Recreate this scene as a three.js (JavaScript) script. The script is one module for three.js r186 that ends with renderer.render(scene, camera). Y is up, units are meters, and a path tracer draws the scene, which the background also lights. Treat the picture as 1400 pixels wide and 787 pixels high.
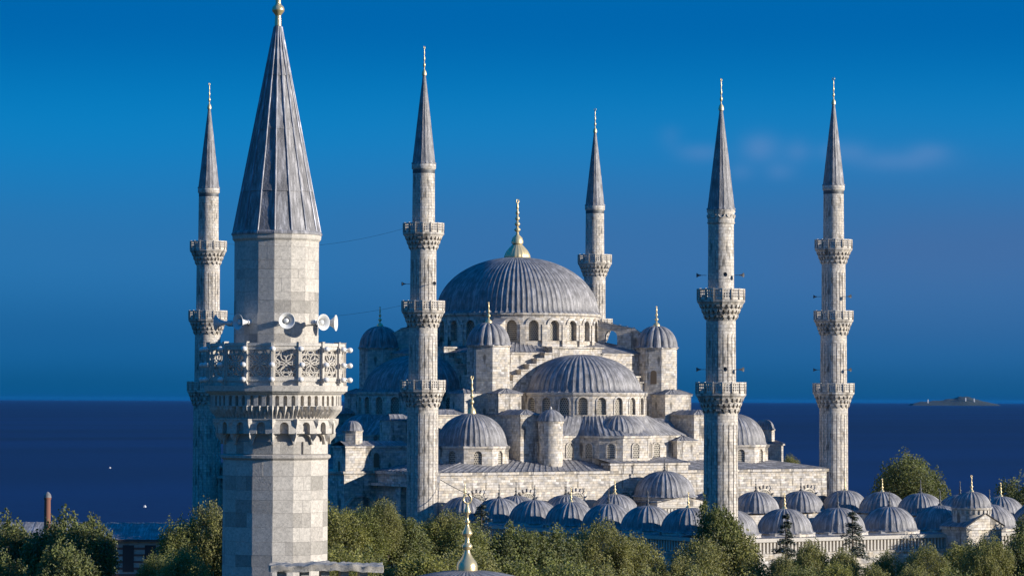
import * as THREE from 'three';
import { mergeGeometries, mergeVertices, toCreasedNormals } from 'three/addons/utils/BufferGeometryUtils.js';

// ------------------------------------------------------------------ camera, sky, sun, exposure
const scene = new THREE.Scene();
const FX = 0.556, FZ = -0.8312;                       // heading of the view over the ground
const CAM = new THREE.Vector3(-276.1, 23, 411.3);
const camera = new THREE.PerspectiveCamera(10.38, 1024 / 575, 1, 400000);
camera.position.copy(CAM);
camera.lookAt(CAM.x + FX * 1000, CAM.y + 35.5, CAM.z + FZ * 1000);
camera.rotateZ(0.0035);
const renderer = new THREE.WebGLRenderer({ antialias: true });
renderer.toneMapping = THREE.LinearToneMapping;
renderer.toneMappingExposure = 1.25;
renderer.shadowMap.enabled = true;

function hash2(x, y, s) { let h = (x * 374761393 + y * 668265263 + s * 974634533) | 0; h = Math.imul(h ^ (h >>> 13), 1274126177); return ((h ^ (h >>> 16)) >>> 0) / 4294967296; }
function vnoise(x, y, s, px = 1e9, py = 1e9) {        // value noise, periodic in px, py
  const xi = Math.floor(x), yi = Math.floor(y), fx = x - xi, fy = y - yi;
  const u = fx * fx * (3 - 2 * fx), v = fy * fy * (3 - 2 * fy), m = (a, p) => ((a % p) + p) % p;
  const a = hash2(m(xi, px), m(yi, py), s), b = hash2(m(xi + 1, px), m(yi, py), s), c = hash2(m(xi, px), m(yi + 1, py), s), d = hash2(m(xi + 1, px), m(yi + 1, py), s);
  return a + (b - a) * u + (c - a) * v + (a - b - c + d) * u * v;
}
function fbm(x, y, s, p, q = p, o = 4) { let t = 0, a = 0.5, f = 1; for (let i = 0; i < o; i++) { t += a * vnoise(x * f, y * f, s + i, p * f, q * f); a *= 0.5; f *= 2; } return t / (1 - Math.pow(0.5, o)); }
function rng(seed) { let a = seed >>> 0; return () => { a = (a + 0x6D2B79F5) | 0; let t = Math.imul(a ^ (a >>> 15), 1 | a); t = (t + Math.imul(t ^ (t >>> 7), 61 | t)) ^ t; return ((t ^ (t >>> 14)) >>> 0) / 4294967296; }; }
const mix = (a, b, t) => a + (b - a) * t, sm = (a, b, x) => { const t = Math.min(1, Math.max(0, (x - a) / (b - a))); return t * t * (3 - 2 * t); };

function makeSky() {                                   // deep blue evening air with a dusty band and a few thin clouds
  const W = 2048, H = 1024, d = new Float32Array(W * H * 4), az0 = Math.atan2(FZ, FX);
  const stops = [[-90, 0, .02, .08], [-1, .001, .04, .13], [0, .001, .066, .180], [1.0, .004, .098, .265], [2.6, .006, .148, .37], [4.6, .001, .172, .435], [7, 0, .108, .34], [14, 0, .106, .345], [40, 0, .104, .36], [90, 0, .098, .35]];
  const puffs = [[6.9, 4.33, .75, .13], [7.5, 4.42, .4, .14], [6.0, 4.5, .4, .12], [4.5, 4.55, .3, .2], [5.15, 4.5, .2, .15], [4.85, 4.18, .22, .1], [3.4, 4.45, .35, .09], [4.15, 4.18, .18, .08], [2.85, 4.75, .16, .08]];
  for (let j = 0; j < H; j++) for (let i = 0; i < W; i++) {
    const el = ((j + 0.5) / H - 0.5) * 180, az = ((i + 0.5) / W - 0.5) * Math.PI * 2;
    let da = (az - az0) * 180 / Math.PI; while (da > 180) da -= 360; while (da < -180) da += 360;
    let k = 0; while (k < stops.length - 2 && el > stops[k + 1][0]) k++;
    const A = stops[k], B = stops[k + 1], t = sm(A[0], B[0], el), c = [mix(A[1], B[1], t), mix(A[2], B[2], t), mix(A[3], B[3], t)];
    // dusty band, rather thicker towards the south-west
    const dust = Math.exp(-Math.pow((el - 2.7) / 1.7, 2)) * (0.35 + 0.65 * sm(-9, 8, da)) * (el > 0 ? 1 : 0) * (0.8 + 0.4 * fbm(da * 0.25 + 50, el * 0.8, 5, 1e6));
    c[0] = mix(c[0], .050, dust * 0.75); c[1] = mix(c[1], .120, dust * 0.75); c[2] = mix(c[2], .285, dust * 0.75);
    let cl = 0; for (const [pa, pe, w, h] of puffs) cl = Math.max(cl, Math.exp(-Math.pow((da - pa) / w, 2) - Math.pow((el - pe) / h, 2)));
    cl *= 0.5 + 0.9 * fbm(da * 3 + 90, el * 9, 9, 1e6);
    c[0] = mix(c[0], .085, cl * .75); c[1] = mix(c[1], .205, cl * .75); c[2] = mix(c[2], .43, cl * .75);
    const o = (j * W + i) * 4; d[o] = c[0]; d[o + 1] = c[1]; d[o + 2] = c[2]; d[o + 3] = 1;
  }
  const t = new THREE.DataTexture(d, W, H, THREE.RGBAFormat, THREE.FloatType);
  t.mapping = THREE.EquirectangularReflectionMapping; t.magFilter = THREE.LinearFilter; t.minFilter = THREE.LinearFilter; t.wrapS = THREE.RepeatWrapping; t.needsUpdate = true;
  return t;
}
scene.background = makeSky(); scene.environment = scene.background;
const SUNAZ = 74 * Math.PI / 180, SUNALT = 13.5 * Math.PI / 180;
const sx = Math.sin(SUNAZ) * 0.8312 - Math.cos(SUNAZ) * 0.556, sz = Math.sin(SUNAZ) * 0.556 + Math.cos(SUNAZ) * 0.8312;
const sun = new THREE.DirectionalLight(new THREE.Color().setRGB(1, 0.94, 0.855), 5);
sun.position.set(sx * 600, Math.tan(SUNALT) * 600, sz * 600); sun.target.position.set(0, 0, 0);
sun.castShadow = true; sun.shadow.mapSize.set(4096, 4096);
Object.assign(sun.shadow.camera, { left: -450, right: 450, top: 200, bottom: -200, near: 1, far: 1500 });
scene.add(sun, sun.target);

// ------------------------------------------------------------------ textures and materials
function tex(n, fn, srgb, rep) {                       // fn(u, v) -> [r, g, b] 0..1
  const d = new Uint8Array(n * n * 4);
  for (let j = 0; j < n; j++) for (let i = 0; i < n; i++) { const c = fn(i / n, j / n), o = (j * n + i) * 4; for (let k = 0; k < 3; k++) d[o + k] = Math.max(0, Math.min(255, c[k] * 255)); d[o + 3] = 255; }
  const t = new THREE.DataTexture(d, n, n); t.wrapS = t.wrapT = THREE.RepeatWrapping; t.magFilter = THREE.LinearFilter; t.minFilter = THREE.LinearMipmapLinearFilter; t.generateMipmaps = true;
  if (srgb) t.colorSpace = THREE.SRGBColorSpace; t.repeat.set(rep, rep); t.needsUpdate = true; return t;
}
function ashlar(n, size, courses, lo, hi, seed, warm, rep, vary = .24) {   // squared stone laid in courses; size in metres
  const R = rng(seed), rows = [];
  for (let c = 0; c < courses; c++) { const cuts = [0]; let x = 0; while (true) { x += mix(lo, hi, R()) / size; if (x > 1 - lo * .6 / size) break; cuts.push(x); } rows.push({ off: R(), cuts, tone: cuts.map(() => [1.06 - vary + vary * Math.pow(R(), .7) - (R() < .08 ? .12 : 0), R()]) }); }
  const at = (u, v) => { const r = rows[Math.floor(v * courses) % courses], x = (u + r.off) % 1; let k = r.cuts.length - 1; while (k > 0 && r.cuts[k] > x) k--; const e = k + 1 < r.cuts.length ? r.cuts[k + 1] : 1; const dx = Math.min(x - r.cuts[k], e - x) * size, fy = (v * courses) % 1, dy = Math.min(fy, 1 - fy) * size / courses; return [r.tone[k], Math.min(dx, dy)]; };
  const map = tex(n, (u, v) => {
    const [[tn, w], dj] = at(u, v), f = fbm(u * 24, v * 24, seed + 3, 24), st = fbm(u * 14, v * 3, seed + 7, 14, 3), gr = hash2(Math.floor(u * n), Math.floor(v * n), seed);
    let l = tn * (0.78 + 0.36 * f) * (0.94 + 0.1 * gr); l *= 1 - 0.34 * sm(.58, .78, st); if (dj < .012) l *= .76;
    const wv = (w - .5) * .06 * warm; return [l * (.93 + wv), l * (.895 + wv * .3), l * (.845 - wv)];
  }, true, rep);
  const bump = tex(n, (u, v) => { const [[tn], dj] = at(u, v), f = fbm(u * 48, v * 48, seed + 5, 48); const h = (dj < .016 ? 0 : .55 + tn * .2) + f * .25; return [h, h, h]; }, false, rep);
  return { map, bumpMap: bump };
}
const M = {}, std = (o) => new THREE.MeshStandardMaterial(o);
const wallT = ashlar(1024, 8, 22, .45, 1.1, 11, .8, 1 / 8, .17);
M.stone = std({ ...wallT, color: 0xffffff, bumpScale: .03, roughness: .9 }); M.stone.color.setRGB(.765, .745, .715);
const minT = ashlar(1024, 6, 15, .4, .9, 23, .5, 1 / 6, .14);
M.minaret = std({ ...minT, bumpScale: .025, roughness: .9 }); M.minaret.color.setRGB(.765, .745, .715);
M.trim = std({ color: 0xffffff, roughness: .85 }); M.trim.color.setRGB(.55, .52, .475);
const grain = tex(512, (u, v) => { const f = fbm(u * 20, v * 20, 31, 20), g = fbm(u * 90, v * 90, 37, 90, 90, 2), p = g > .66 ? .84 : 1; const l = (.82 + .22 * f) * p; return [l, l * .985, l * .96]; }, true, 1 / 1.2);
const grainB = tex(512, (u, v) => { const g = fbm(u * 64, v * 64, 37, 64, 64, 3), f = fbm(u * 9, v * 9, 41, 9); const h = g * .7 + f * .3 - (g > .64 ? .25 : 0); return [h, h, h]; }, false, 1 / 1.2);
const stoneTones = [[.68, .645, .59], [.65, .615, .56], [.62, .585, .535], [.59, .555, .51], [.55, .52, .475], [.49, .465, .425], [.43, .41, .375]];
M.block = stoneTones.map(([r, g, b], i) => { const m = std({ map: grain, bumpMap: grainB, bumpScale: i > 2 ? .022 : .008, roughness: .92 }); m.color.setRGB(r, g, b); return m; });
M.carved = std({ map: grain, bumpMap: grainB, bumpScale: .006, roughness: .88 }); M.carved.color.setRGB(.68, .645, .59);
M.mortar = std({ roughness: .95 }); M.mortar.color.setRGB(.46, .43, .39);
function leadTex(seed, rep) {
  const map = tex(512, (u, v) => { const a = fbm(u * 6, v * 6, seed, 6), s = fbm(u * 40, v * 5, seed + 4, 40, 5), g = fbm(u * 60, v * 60, seed + 8, 60, 60, 2); let l = .50 + .26 * a + .26 * (s - .5) + .10 * (g - .5); if (s > .64) l += .10; return [l * .985, l * .99, l * 1.02]; }, true, rep);
  const bumpMap = tex(512, (u, v) => { const h = .6 * fbm(u * 9, v * 9, seed + 2, 9) + .4 * fbm(u * 44, v * 44, seed + 3, 44, 44, 2); return [h, h, h]; }, false, rep);
  return { map, bumpMap };
}
const leadT = leadTex(51, 1 / 5), leadN = leadTex(77, 1 / 1.6);
M.lead = std({ ...leadT, bumpScale: .05, roughness: .6, metalness: .05 }); M.lead.color.setRGB(.68, .645, .60);
M.leadNear = [0, 1, 2].map(i => { const m = std({ ...leadN, bumpScale: .012, roughness: .66, metalness: .05 }); m.color.setRGB(...[[.68, .645, .60], [.65, .615, .575], [.72, .685, .64]][i]); return m; });
M.leadSeam = std({ ...leadN, bumpScale: .006, roughness: .45, metalness: .2 }); M.leadSeam.color.setRGB(.8, .8, .82);
M.gold = std({ roughness: .42, metalness: .6 }); M.gold.color.setRGB(.82, .65, .35);
M.goldNear = std({ roughness: .28, metalness: .65, bumpMap: grainB, bumpScale: .003 }); M.goldNear.color.setRGB(.82, .65, .35);
M.pale = M.gold;
M.grille = std({ roughness: .75, map: tex(256, (u, v) => { const y = v * 8, r = Math.floor(y), x = u * 8 + (r % 2 ? .5 : 0), dx = x - Math.floor(x) - .5, dy = y - r - .5; const d = dx * dx + dy * dy; return d < .105 ? [.10, .11, .13] : [.80, .77, .71]; }, true, 1 / 2.4) }); M.grille.color.setRGB(.72, .7, .66);
M.dark = std({ roughness: .8 }); M.dark.color.setRGB(.17, .12, .075); M.glass = std({ roughness: .12 }); M.glass.color.setRGB(.05, .055, .06);  // M.dark: panel colour standing in for the shade inside openings
M.horn = std({ roughness: .45 }); M.horn.color.setRGB(.72, .71, .68);
M.hornDark = std({ roughness: .5 }); M.hornDark.color.setRGB(.16, .16, .16);
M.iron = std({ roughness: .6, metalness: .5 }); M.iron.color.setRGB(.12, .12, .12);
M.knob = std({ roughness: .35 }); M.knob.color.setRGB(.78, .75, .70);
M.bark = std({ roughness: .95 }); M.bark.color.setRGB(.09, .07, .05);
M.leaf = new THREE.MeshPhysicalMaterial({ roughness: .9, vertexColors: true, side: THREE.DoubleSide, transmission: .45, thickness: 0 });
M.ground = std({ roughness: 1, map: tex(256, (u, v) => { const f = fbm(u * 8, v * 8, 61, 8); return [.16 + .16 * f, .19 + .14 * f, .10 + .08 * f]; }, true, 1 / 40) });
M.sea = new THREE.MeshPhysicalMaterial({ roughness: .62, specularIntensity: .45, bumpScale: .6, bumpMap: tex(512, (u, v) => { const h = fbm(u * 26, v * 26, 71, 26, 26, 5); return [h, h, h]; }, false, 1 / 300), map: tex(512, (u, v) => { const h = .74 + .36 * fbm(u * 8, v * 30, 73, 8, 30, 5); return [h, h, h]; }, true, 1 / 17000) }); M.sea.color.setRGB(.000, .022, .095);
M.tile = std({ roughness: .9 }); M.tile.color.setRGB(.10, .09, .085);
M.brick = std({ roughness: .95 }); M.brick.color.setRGB(.22, .10, .07);
M.white = std({ roughness: .6 }); M.white.color.setRGB(.75, .75, .73);
M.plaster = std({ roughness: .9, map: grain }); M.plaster.color.setRGB(.5, .47, .42);
M.island = std({ roughness: 1 }); M.island.color.setRGB(.035, .048, .04);

// ------------------------------------------------------------------ helpers
const used = {};
function numbered(n) { if (!(n in used)) { used[n] = 0; return n; } used[n]++; return n + '_' + String(used[n]).padStart(3, '0'); }
const PHI = Math.atan2(-FX, -FZ);                      // turns local +z to face back along the view
function site(r, d, y = -3) { return new THREE.Vector3(CAM.x + FX * d + 0.8312 * r, y, CAM.z + FZ * d + 0.556 * r); }   // r metres right of and d metres along the view's heading
function thing(name, label, category, pos, turn = 0, group) { const o = new THREE.Group(); o.name = numbered(name); o.userData = { label, category }; if (group) o.userData.group = group; if (pos) o.position.copy(pos); o.rotation.y = turn; scene.add(o); return o; }
function part(name, geo, mat, parent, kind) { const m = new THREE.Mesh(geo, mat); m.name = name; m.castShadow = m.receiveShadow = true; if (kind) m.userData.kind = kind; parent.add(m); return m; }
function struct(name, geo, mat) { const m = part(name, geo, mat, scene, 'structure'); return m; }
function uvMetric(g, ou = 0, ov = 0) {                 // uv in metres along each wall or slope
  const n = g.index ? g.toNonIndexed() : g, p = n.attributes.position, uv = new Float32Array(p.count * 2), a = new THREE.Vector3(), b = new THREE.Vector3(), c = new THREE.Vector3(), e = new THREE.Vector3(), nn = new THREE.Vector3(), t = new THREE.Vector3();
  for (let i = 0; i < p.count; i += 3) {
    a.fromBufferAttribute(p, i); b.fromBufferAttribute(p, i + 1); c.fromBufferAttribute(p, i + 2);
    nn.crossVectors(b.clone().sub(a), e.copy(c).sub(a)).normalize();
    if (Math.abs(nn.y) > .85) [a, b, c].forEach((q, k) => { uv[(i + k) * 2] = q.x + ou; uv[(i + k) * 2 + 1] = q.z + ov; });
    else { t.set(nn.z, 0, -nn.x).normalize(); const o3 = Math.atan2(nn.x, nn.z) * 2.7 + ou; [a, b, c].forEach((q, k) => { uv[(i + k) * 2] = q.dot(t) + o3; uv[(i + k) * 2 + 1] = q.y + ov; }); }
  }
  n.setAttribute('uv', new THREE.BufferAttribute(uv, 2)); return n;
}
function join(list, ou, ov) {
  const gs = list.map(g => { const n = g.index ? g.toNonIndexed() : g.clone(); for (const k of Object.keys(n.attributes)) if (k !== 'position' && k !== 'normal') n.deleteAttribute(k); if (!n.attributes.normal) n.computeVertexNormals(); return n; });
  return uvMetric(mergeGeometries(gs), ou, ov);
}
const box = (x0, x1, y0, y1, z0, z1) => new THREE.BoxGeometry(x1 - x0, y1 - y0, z1 - z0).translate((x0 + x1) / 2, (y0 + y1) / 2, (z0 + z1) / 2);
function prism(pts, y0, y1) { const s = new THREE.Shape(pts.map(([x, z]) => new THREE.Vector2(x, -z))); return new THREE.ExtrudeGeometry(s, { depth: y1 - y0, bevelEnabled: false }).rotateX(-Math.PI / 2).translate(0, y0, 0); }
function ngon(n, rb, rt, y0, y1, off = 0) {            // faceted n-sided frustum, rb/rt are distances to the faces
  const k = 1 / Math.cos(Math.PI / n), g = new THREE.CylinderGeometry(rt * k, rb * k, y1 - y0, n, 1).toNonIndexed(); g.rotateY(Math.PI / n + off); g.translate(0, (y0 + y1) / 2, 0); g.computeVertexNormals(); return g;
}
const lathe = (pts, seg = 16) => new THREE.LatheGeometry(pts.map(([r, y]) => new THREE.Vector2(r, y)), seg);
function quads(P, nu, nv, closed) {                    // P: rows of nv+1 rings with nu(+1) points, -> indexed smooth surface
  const pos = [], idx = []; for (const r of P) for (const p of r) pos.push(p[0], p[1], p[2]);
  const w = P[0].length; for (let j = 0; j < P.length - 1; j++) for (let i = 0; i < (closed ? w : w - 1); i++) { const a = j * w + i, b = j * w + (i + 1) % w, c = a + w, d = b + w; idx.push(a, b, d, a, d, c); }
  const g = new THREE.BufferGeometry(); g.setAttribute('position', new THREE.Float32BufferAttribute(pos, 3)); g.setIndex(idx); g.computeVertexNormals(); return g;
}
function leadSkin(profile, ribs, ribW, ribH, lobe = 0, off = 0) {      // turned surface with raised seams; profile from rim to top
  const P = [], U = [], fr = lobe ? [0, .08, .25, .5, .75, .92] : [0, .1, .5, .9]; let s = 0;
  profile.forEach(([r, y], j) => {
    if (j) s += Math.hypot(r - profile[j - 1][0], y - profile[j - 1][1]);
    const row = [], q = Math.min(1, r / (ribW * ribs / 2.2)), ga = Math.PI * 2 / ribs;
    for (let k = 0; k < ribs; k++) fr.forEach((f, fi) => {
      let ff = f; if (fi === 1) ff = Math.min(.3, ribW / 2 / Math.max(.02, ga * r)); if (fi === fr.length - 1) ff = 1 - Math.min(.3, ribW / 2 / Math.max(.02, ga * r));
      const a = (k + ff) * ga + off, rr = r + (fi === 0 ? ribH * q : 0) + lobe * q * Math.sin(Math.PI * ff) * (fi ? 1 : 0);
      row.push([Math.sin(a) * rr, y + (fi === 0 ? ribH * q * .5 : 0), Math.cos(a) * rr]); U.push(a * profile[0][0], s);
    });
    P.push(row);
  });
  const g = quads(P, 0, 0, true); g.setAttribute('uv', new THREE.Float32BufferAttribute(U, 2)); return g;
}
function domeProfile(R, H, n, eave = .25, drop = .18) { const p = [[R + eave, -drop], [R + eave, -drop + .1], [R + eave * .25, .05]]; for (let i = 1; i <= n; i++) { const a = i / n * Math.PI / 2; p.push([Math.max(.03, R * Math.cos(a)), H * Math.sin(a) + .05]); } return p; }
function shifted(g, x, y, z, ry = 0) { const c = g.clone(); if (ry) c.rotateY(ry); c.translate(x, y, z); return c; }
function slopeRoof(e0, e1, t1, t0, ribs, h = .1) {     // lead sheet from eave e0-e1 up to t0-t1 with standing seams
  const P = [[], []], U = [], V = (a) => new THREE.Vector3(...a), E0 = V(e0), E1 = V(e1), T0 = V(t0), T1 = V(t1), L = Math.max(E0.distanceTo(E1), T0.distanceTo(T1)), S = E0.distanceTo(T0);
  const fs = []; for (let k = 0; k < ribs; k++) fs.push([k / ribs, 1], [(k + .1) / ribs, 0], [(k + .9) / ribs, 0]); fs.push([1, 1]);
  [[E0, E1, 0], [T0, T1, S]].forEach(([a, b, v], j) => fs.forEach(([f, r]) => { const p = a.clone().lerp(b, f); P[j].push([p.x, p.y + r * h, p.z]); U.push(f * L, v); }));
  const g = quads(P, 0, 0, false); g.setAttribute('uv', new THREE.Float32BufferAttribute(U, 2)); return g;
}
function joinUV(list) { return mergeGeometries(list.map(g => { const n = g.index ? g.toNonIndexed() : g; return n; })); }
function archShape(w, h, pointed) { const s = new THREE.Shape(), r = w / 2; s.moveTo(-r, 0); s.lineTo(r, 0); s.lineTo(r, h - r); if (pointed) { s.quadraticCurveTo(r, h - r * .25, 0, h); s.quadraticCurveTo(-r, h - r * .25, -r, h - r); } else s.absarc(0, h - r, r, 0, Math.PI, false); s.lineTo(-r, 0); return s; }
function holePath(w, h, x, y, pointed) { const p = archShape(w, h, pointed).getPoints(8).map(q => new THREE.Vector2(q.x + x, q.y + y)); return new THREE.Path(p.reverse()); }
function pierced(w, h, holes, t) { const s = new THREE.Shape([[-w / 2, 0], [w / 2, 0], [w / 2, h], [-w / 2, h]].map(p => new THREE.Vector2(...p))); s.holes.push(...holes); return new THREE.ExtrudeGeometry(s, { depth: t, bevelEnabled: false, curveSegments: 8 }); }
function archRing(w, h, d, t) { const s = archShape(w + d * 2, h + d); s.holes.push(holePath(w, h, 0, 0)); return new THREE.ExtrudeGeometry(s, { depth: t, bevelEnabled: false, curveSegments: 10 }); }
const grilleCache = {};
function grilleGeo(w, h) { const k = w + '_' + h; return grilleCache[k] || (grilleCache[k] = new THREE.ExtrudeGeometry(archShape(w, h), { depth: .06, bevelEnabled: false, curveSegments: 8 })); }
function alem(h, bulbs, rMax, mat, parent, y, name = 'finial', turn = 0) {      // gilded finial: bulbs on a stem and a crescent
  const pts = [[rMax * .95, 0], [rMax, h * .05], [rMax * .8, h * .13], [rMax * .3, h * .19], [rMax * .2, h * .24]]; const y0 = .24, y1 = .84;
  for (let i = 0; i < bulbs; i++) { const c = y0 + (i + .5) / bulbs * (y1 - y0), hw = (y1 - y0) / bulbs * .34, r = rMax * mix(.55, .24, i / Math.max(1, bulbs - 1)); pts.push([rMax * .15, h * (c - hw * 1.35)], [r * .8, h * (c - hw * .6)], [r, h * c], [r * .72, h * (c + hw * .6)], [rMax * .14, h * (c + hw * 1.35)]); }
  pts.push([rMax * .1, h * .86], [0, h * .87]);
  const cr = h * .042, g = [lathe(pts, 14), new THREE.TorusGeometry(cr, cr * .3, 6, 18, Math.PI * 1.62).rotateZ(Math.PI / 2 + Math.PI * .19).translate(0, h * .86 + cr, 0).rotateY(turn)];
  const m = part(name, join(g), mat, parent); m.position.y = y; return m;
}

// ------------------------------------------------------------------ ground, sea, island
{
  const P = [], n = 70; for (let j = 0; j <= n; j++) { const row = []; for (let i = 0; i <= n; i++) { const r = mix(-700, 700, i / n), d = mix(-250, 1000, j / n), q = site(r, d); q.y = -3 - Math.max(0, d - 590) * .16 - Math.max(0, Math.abs(r) - 300) * .02 + .5 * vnoise(r * .05, d * .05, 3) - .5; row.push([q.x, q.y, q.z]); } P.push(row); }
  struct('ground', uvMetric(quads(P, 0, 0, false)), M.ground);
  const sea = struct('sea', uvMetric(new THREE.CircleGeometry(160000, 96).rotateX(-Math.PI / 2)), M.sea); sea.position.set(0, -45, 0);
  const I = [], R = rng(5); for (let j = 0; j <= 5; j++) { const row = []; for (let i = 0; i <= 36; i++) { const f = i / 36, env = Math.pow(Math.sin(Math.PI * f), .45) * (.62 + .4 * Math.exp(-Math.pow((f - .62) / .16, 2))), h = [0, .55, 1, 1, .5, 0][j] * 165 * env * (.86 + .28 * vnoise(f * 14, j * 1.3, 8)); const q = site(7520 + 1720 * f, 60000 + (j - 2.5) * 200, -50 + h); row.push([q.x, q.y, q.z]); } I.push(row); }
  struct('island_hills', uvMetric(quads(I, 0, 0, false)), M.island);
}

// ------------------------------------------------------------------ the mosque's prayer hall
const hall = thing('mosque', 'great grey stone mosque hall rising in cascading lead domes between its minarets', 'mosque', new THREE.Vector3(0, 0, 0));
function addWindow(parent, w, h, x, y, z, turn) { const m = part('window', grilleGeo(w, h), M.grille, parent); m.position.set(x, y, z); m.rotation.y = turn; return m; }
// a ring (or arc) of flat bays, each pierced by an arched window with a stone grille set back in it
function drum(name, parent, { x = 0, z = 0, R, N, y0, y1, w, h, sill, off = 0, from = 0, to = N, hood = .12, t = .7, cornice = .22 }) {
  const gs = [], bw = 2 * R * Math.tan(Math.PI / N), H = y1 - y0, panel = pierced(bw, H, [holePath(w, h, 0, sill)], t), ring = hood ? archRing(w, h, hood * 2.2, hood) : null, spots = [];
  for (let i = from; i < to; i++) { const a = off + i * 2 * Math.PI / N; gs.push(panel.clone().translate(0, y0, R - t).rotateY(a)); if (ring) gs.push(ring.clone().translate(0, y0 + sill, R).rotateY(a)); spots.push(a); }
  if (cornice) { gs.push(ngon(N, R + cornice, R + cornice, y1 - .28, y1 - .02, off + Math.PI / N * 0)); gs.push(ngon(N, R + .08, R + cornice, y1 - .5, y1 - .29, off)); }
  gs.push(ngon(N, R - t - .3, R - t - .3, y0, y1 - .1, off));
  const m = part(name, join(gs), M.stone, parent); m.position.set(x, 0, z);
  for (const a of spots) { const d = R - t * .62; addWindow(m, w, h, Math.sin(a) * d, y0 + sill, Math.cos(a) * d, a); }
  return m;
}
// lower storey
const X0 = -35.7, X1 = 35.3, Z0 = -33, Z1 = 33;
{
  const gs = [box(X0, X1, -4, 12.5, Z0, Z1), box(X0 - .25, X1 + .25, 12.3, 12.72, Z0 - .25, Z1 + .25), box(-5.7, 8.5, 12.73, 13.55, Z1 - 1.6, Z1 + .24), box(-5.95, 8.75, 13.55, 13.85, Z1 - 1.8, Z1 + .42)];
  // north-east face: piers and a ledge
  for (const z of [-30, -19, -9, 3, 13, 24]) gs.push(box(X0 - .9, X0 - .02, -4, 10.6, z - .7, z + .7));
  gs.push(box(X0 - 1.2, X0 - .05, 10.62, 11, Z0, Z1 - 3));
  for (const z of [-24.5, -14, -3, 8, 18.5]) gs.push(archRing(5.4, 8.6, .5, .45).rotateY(-Math.PI / 2).translate(X0 - .01, .2, z));
  // front face: hoods of the window heads that show between the porch domes
  for (let i = 0; i < 8; i++) { const x = -28.95 + 8.66 * i; for (let k = 0; k <= 8; k++) { const a = Math.PI * k / 8; gs.push(new THREE.BoxGeometry(.2, .5, .22).rotateZ(a - Math.PI / 2).translate(x + Math.cos(a) * 1.75, 8.35 + Math.sin(a) * 1.75, Z1 + .1)); } gs.push(archRing(2.5, 4.2, .22, .14).translate(x, 5.4, Z1)); }
  // rain pipe chases
  const w = part('lower_wall', join(gs), M.stone, hall);
  for (let i = 0; i < 8; i++) addWindow(w, 2.5, 4.2, -28.95 + 8.66 * i, 5.4, Z1 + .02, 0);
  for (const z of [-24.5, -14, -3, 8, 18.5]) { addWindow(w, 1.5, 3.6, X0 - .04, 4.2, z, -Math.PI / 2); addWindow(w, 1.3, 2.4, X0 - .04, .2, z - 1.6, -Math.PI / 2); addWindow(w, 1.3, 2.4, X0 - .04, .2, z + 1.6, -Math.PI / 2); }
  const i = 25.5, yt = 14.4, ye = 12.76;
  part('lower_roof', joinUV([slopeRoof([X0, ye, Z1], [X1, ye, Z1], [i, yt, i], [-i, yt, i], 64), slopeRoof([X1, ye, Z1], [X1, ye, Z0], [i, yt, -i], [i, yt, i], 60), slopeRoof([X1, ye, Z0], [X0, ye, Z0], [-i, yt, -i], [i, yt, -i], 60), slopeRoof([X0, ye, Z0], [X0, ye, Z1], [-i, yt, i], [-i, yt, -i], 60), slopeRoof([-i, yt, i], [i, yt, i], [i, yt + .05, -i], [-i, yt + .05, -i], 40)]), M.lead, hall);
  part('parapet_roof', slopeRoof([-5.7, 13.87, Z1 + .2], [8.5, 13.87, Z1 + .2], [8.5, 14.6, 28.5], [-5.7, 14.6, 28.5], 14), M.lead, hall);
}
// corner domes
const cornerDome = leadSkin(domeProfile(5.0, 4.6, 16), 40, .18, .11);
for (const [x, z] of [[-24, 24], [24, 24], [24, -24], [-24, -24]]) {
  drum('corner_drum', hall, { x, z, R: 5.05, N: 8, y0: 12.9, y1: 16.4, w: 1.15, h: 1.95, sill: .85, off: Math.PI / 8, t: .5, hood: 0 });
  const hd = part('corner_dome', cornerDome, M.lead, hall); hd.position.set(x, 16.45, z);
  alem(6.0, 4, .62, M.gold, hd, 4.45, 'finial', .3);
}
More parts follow.
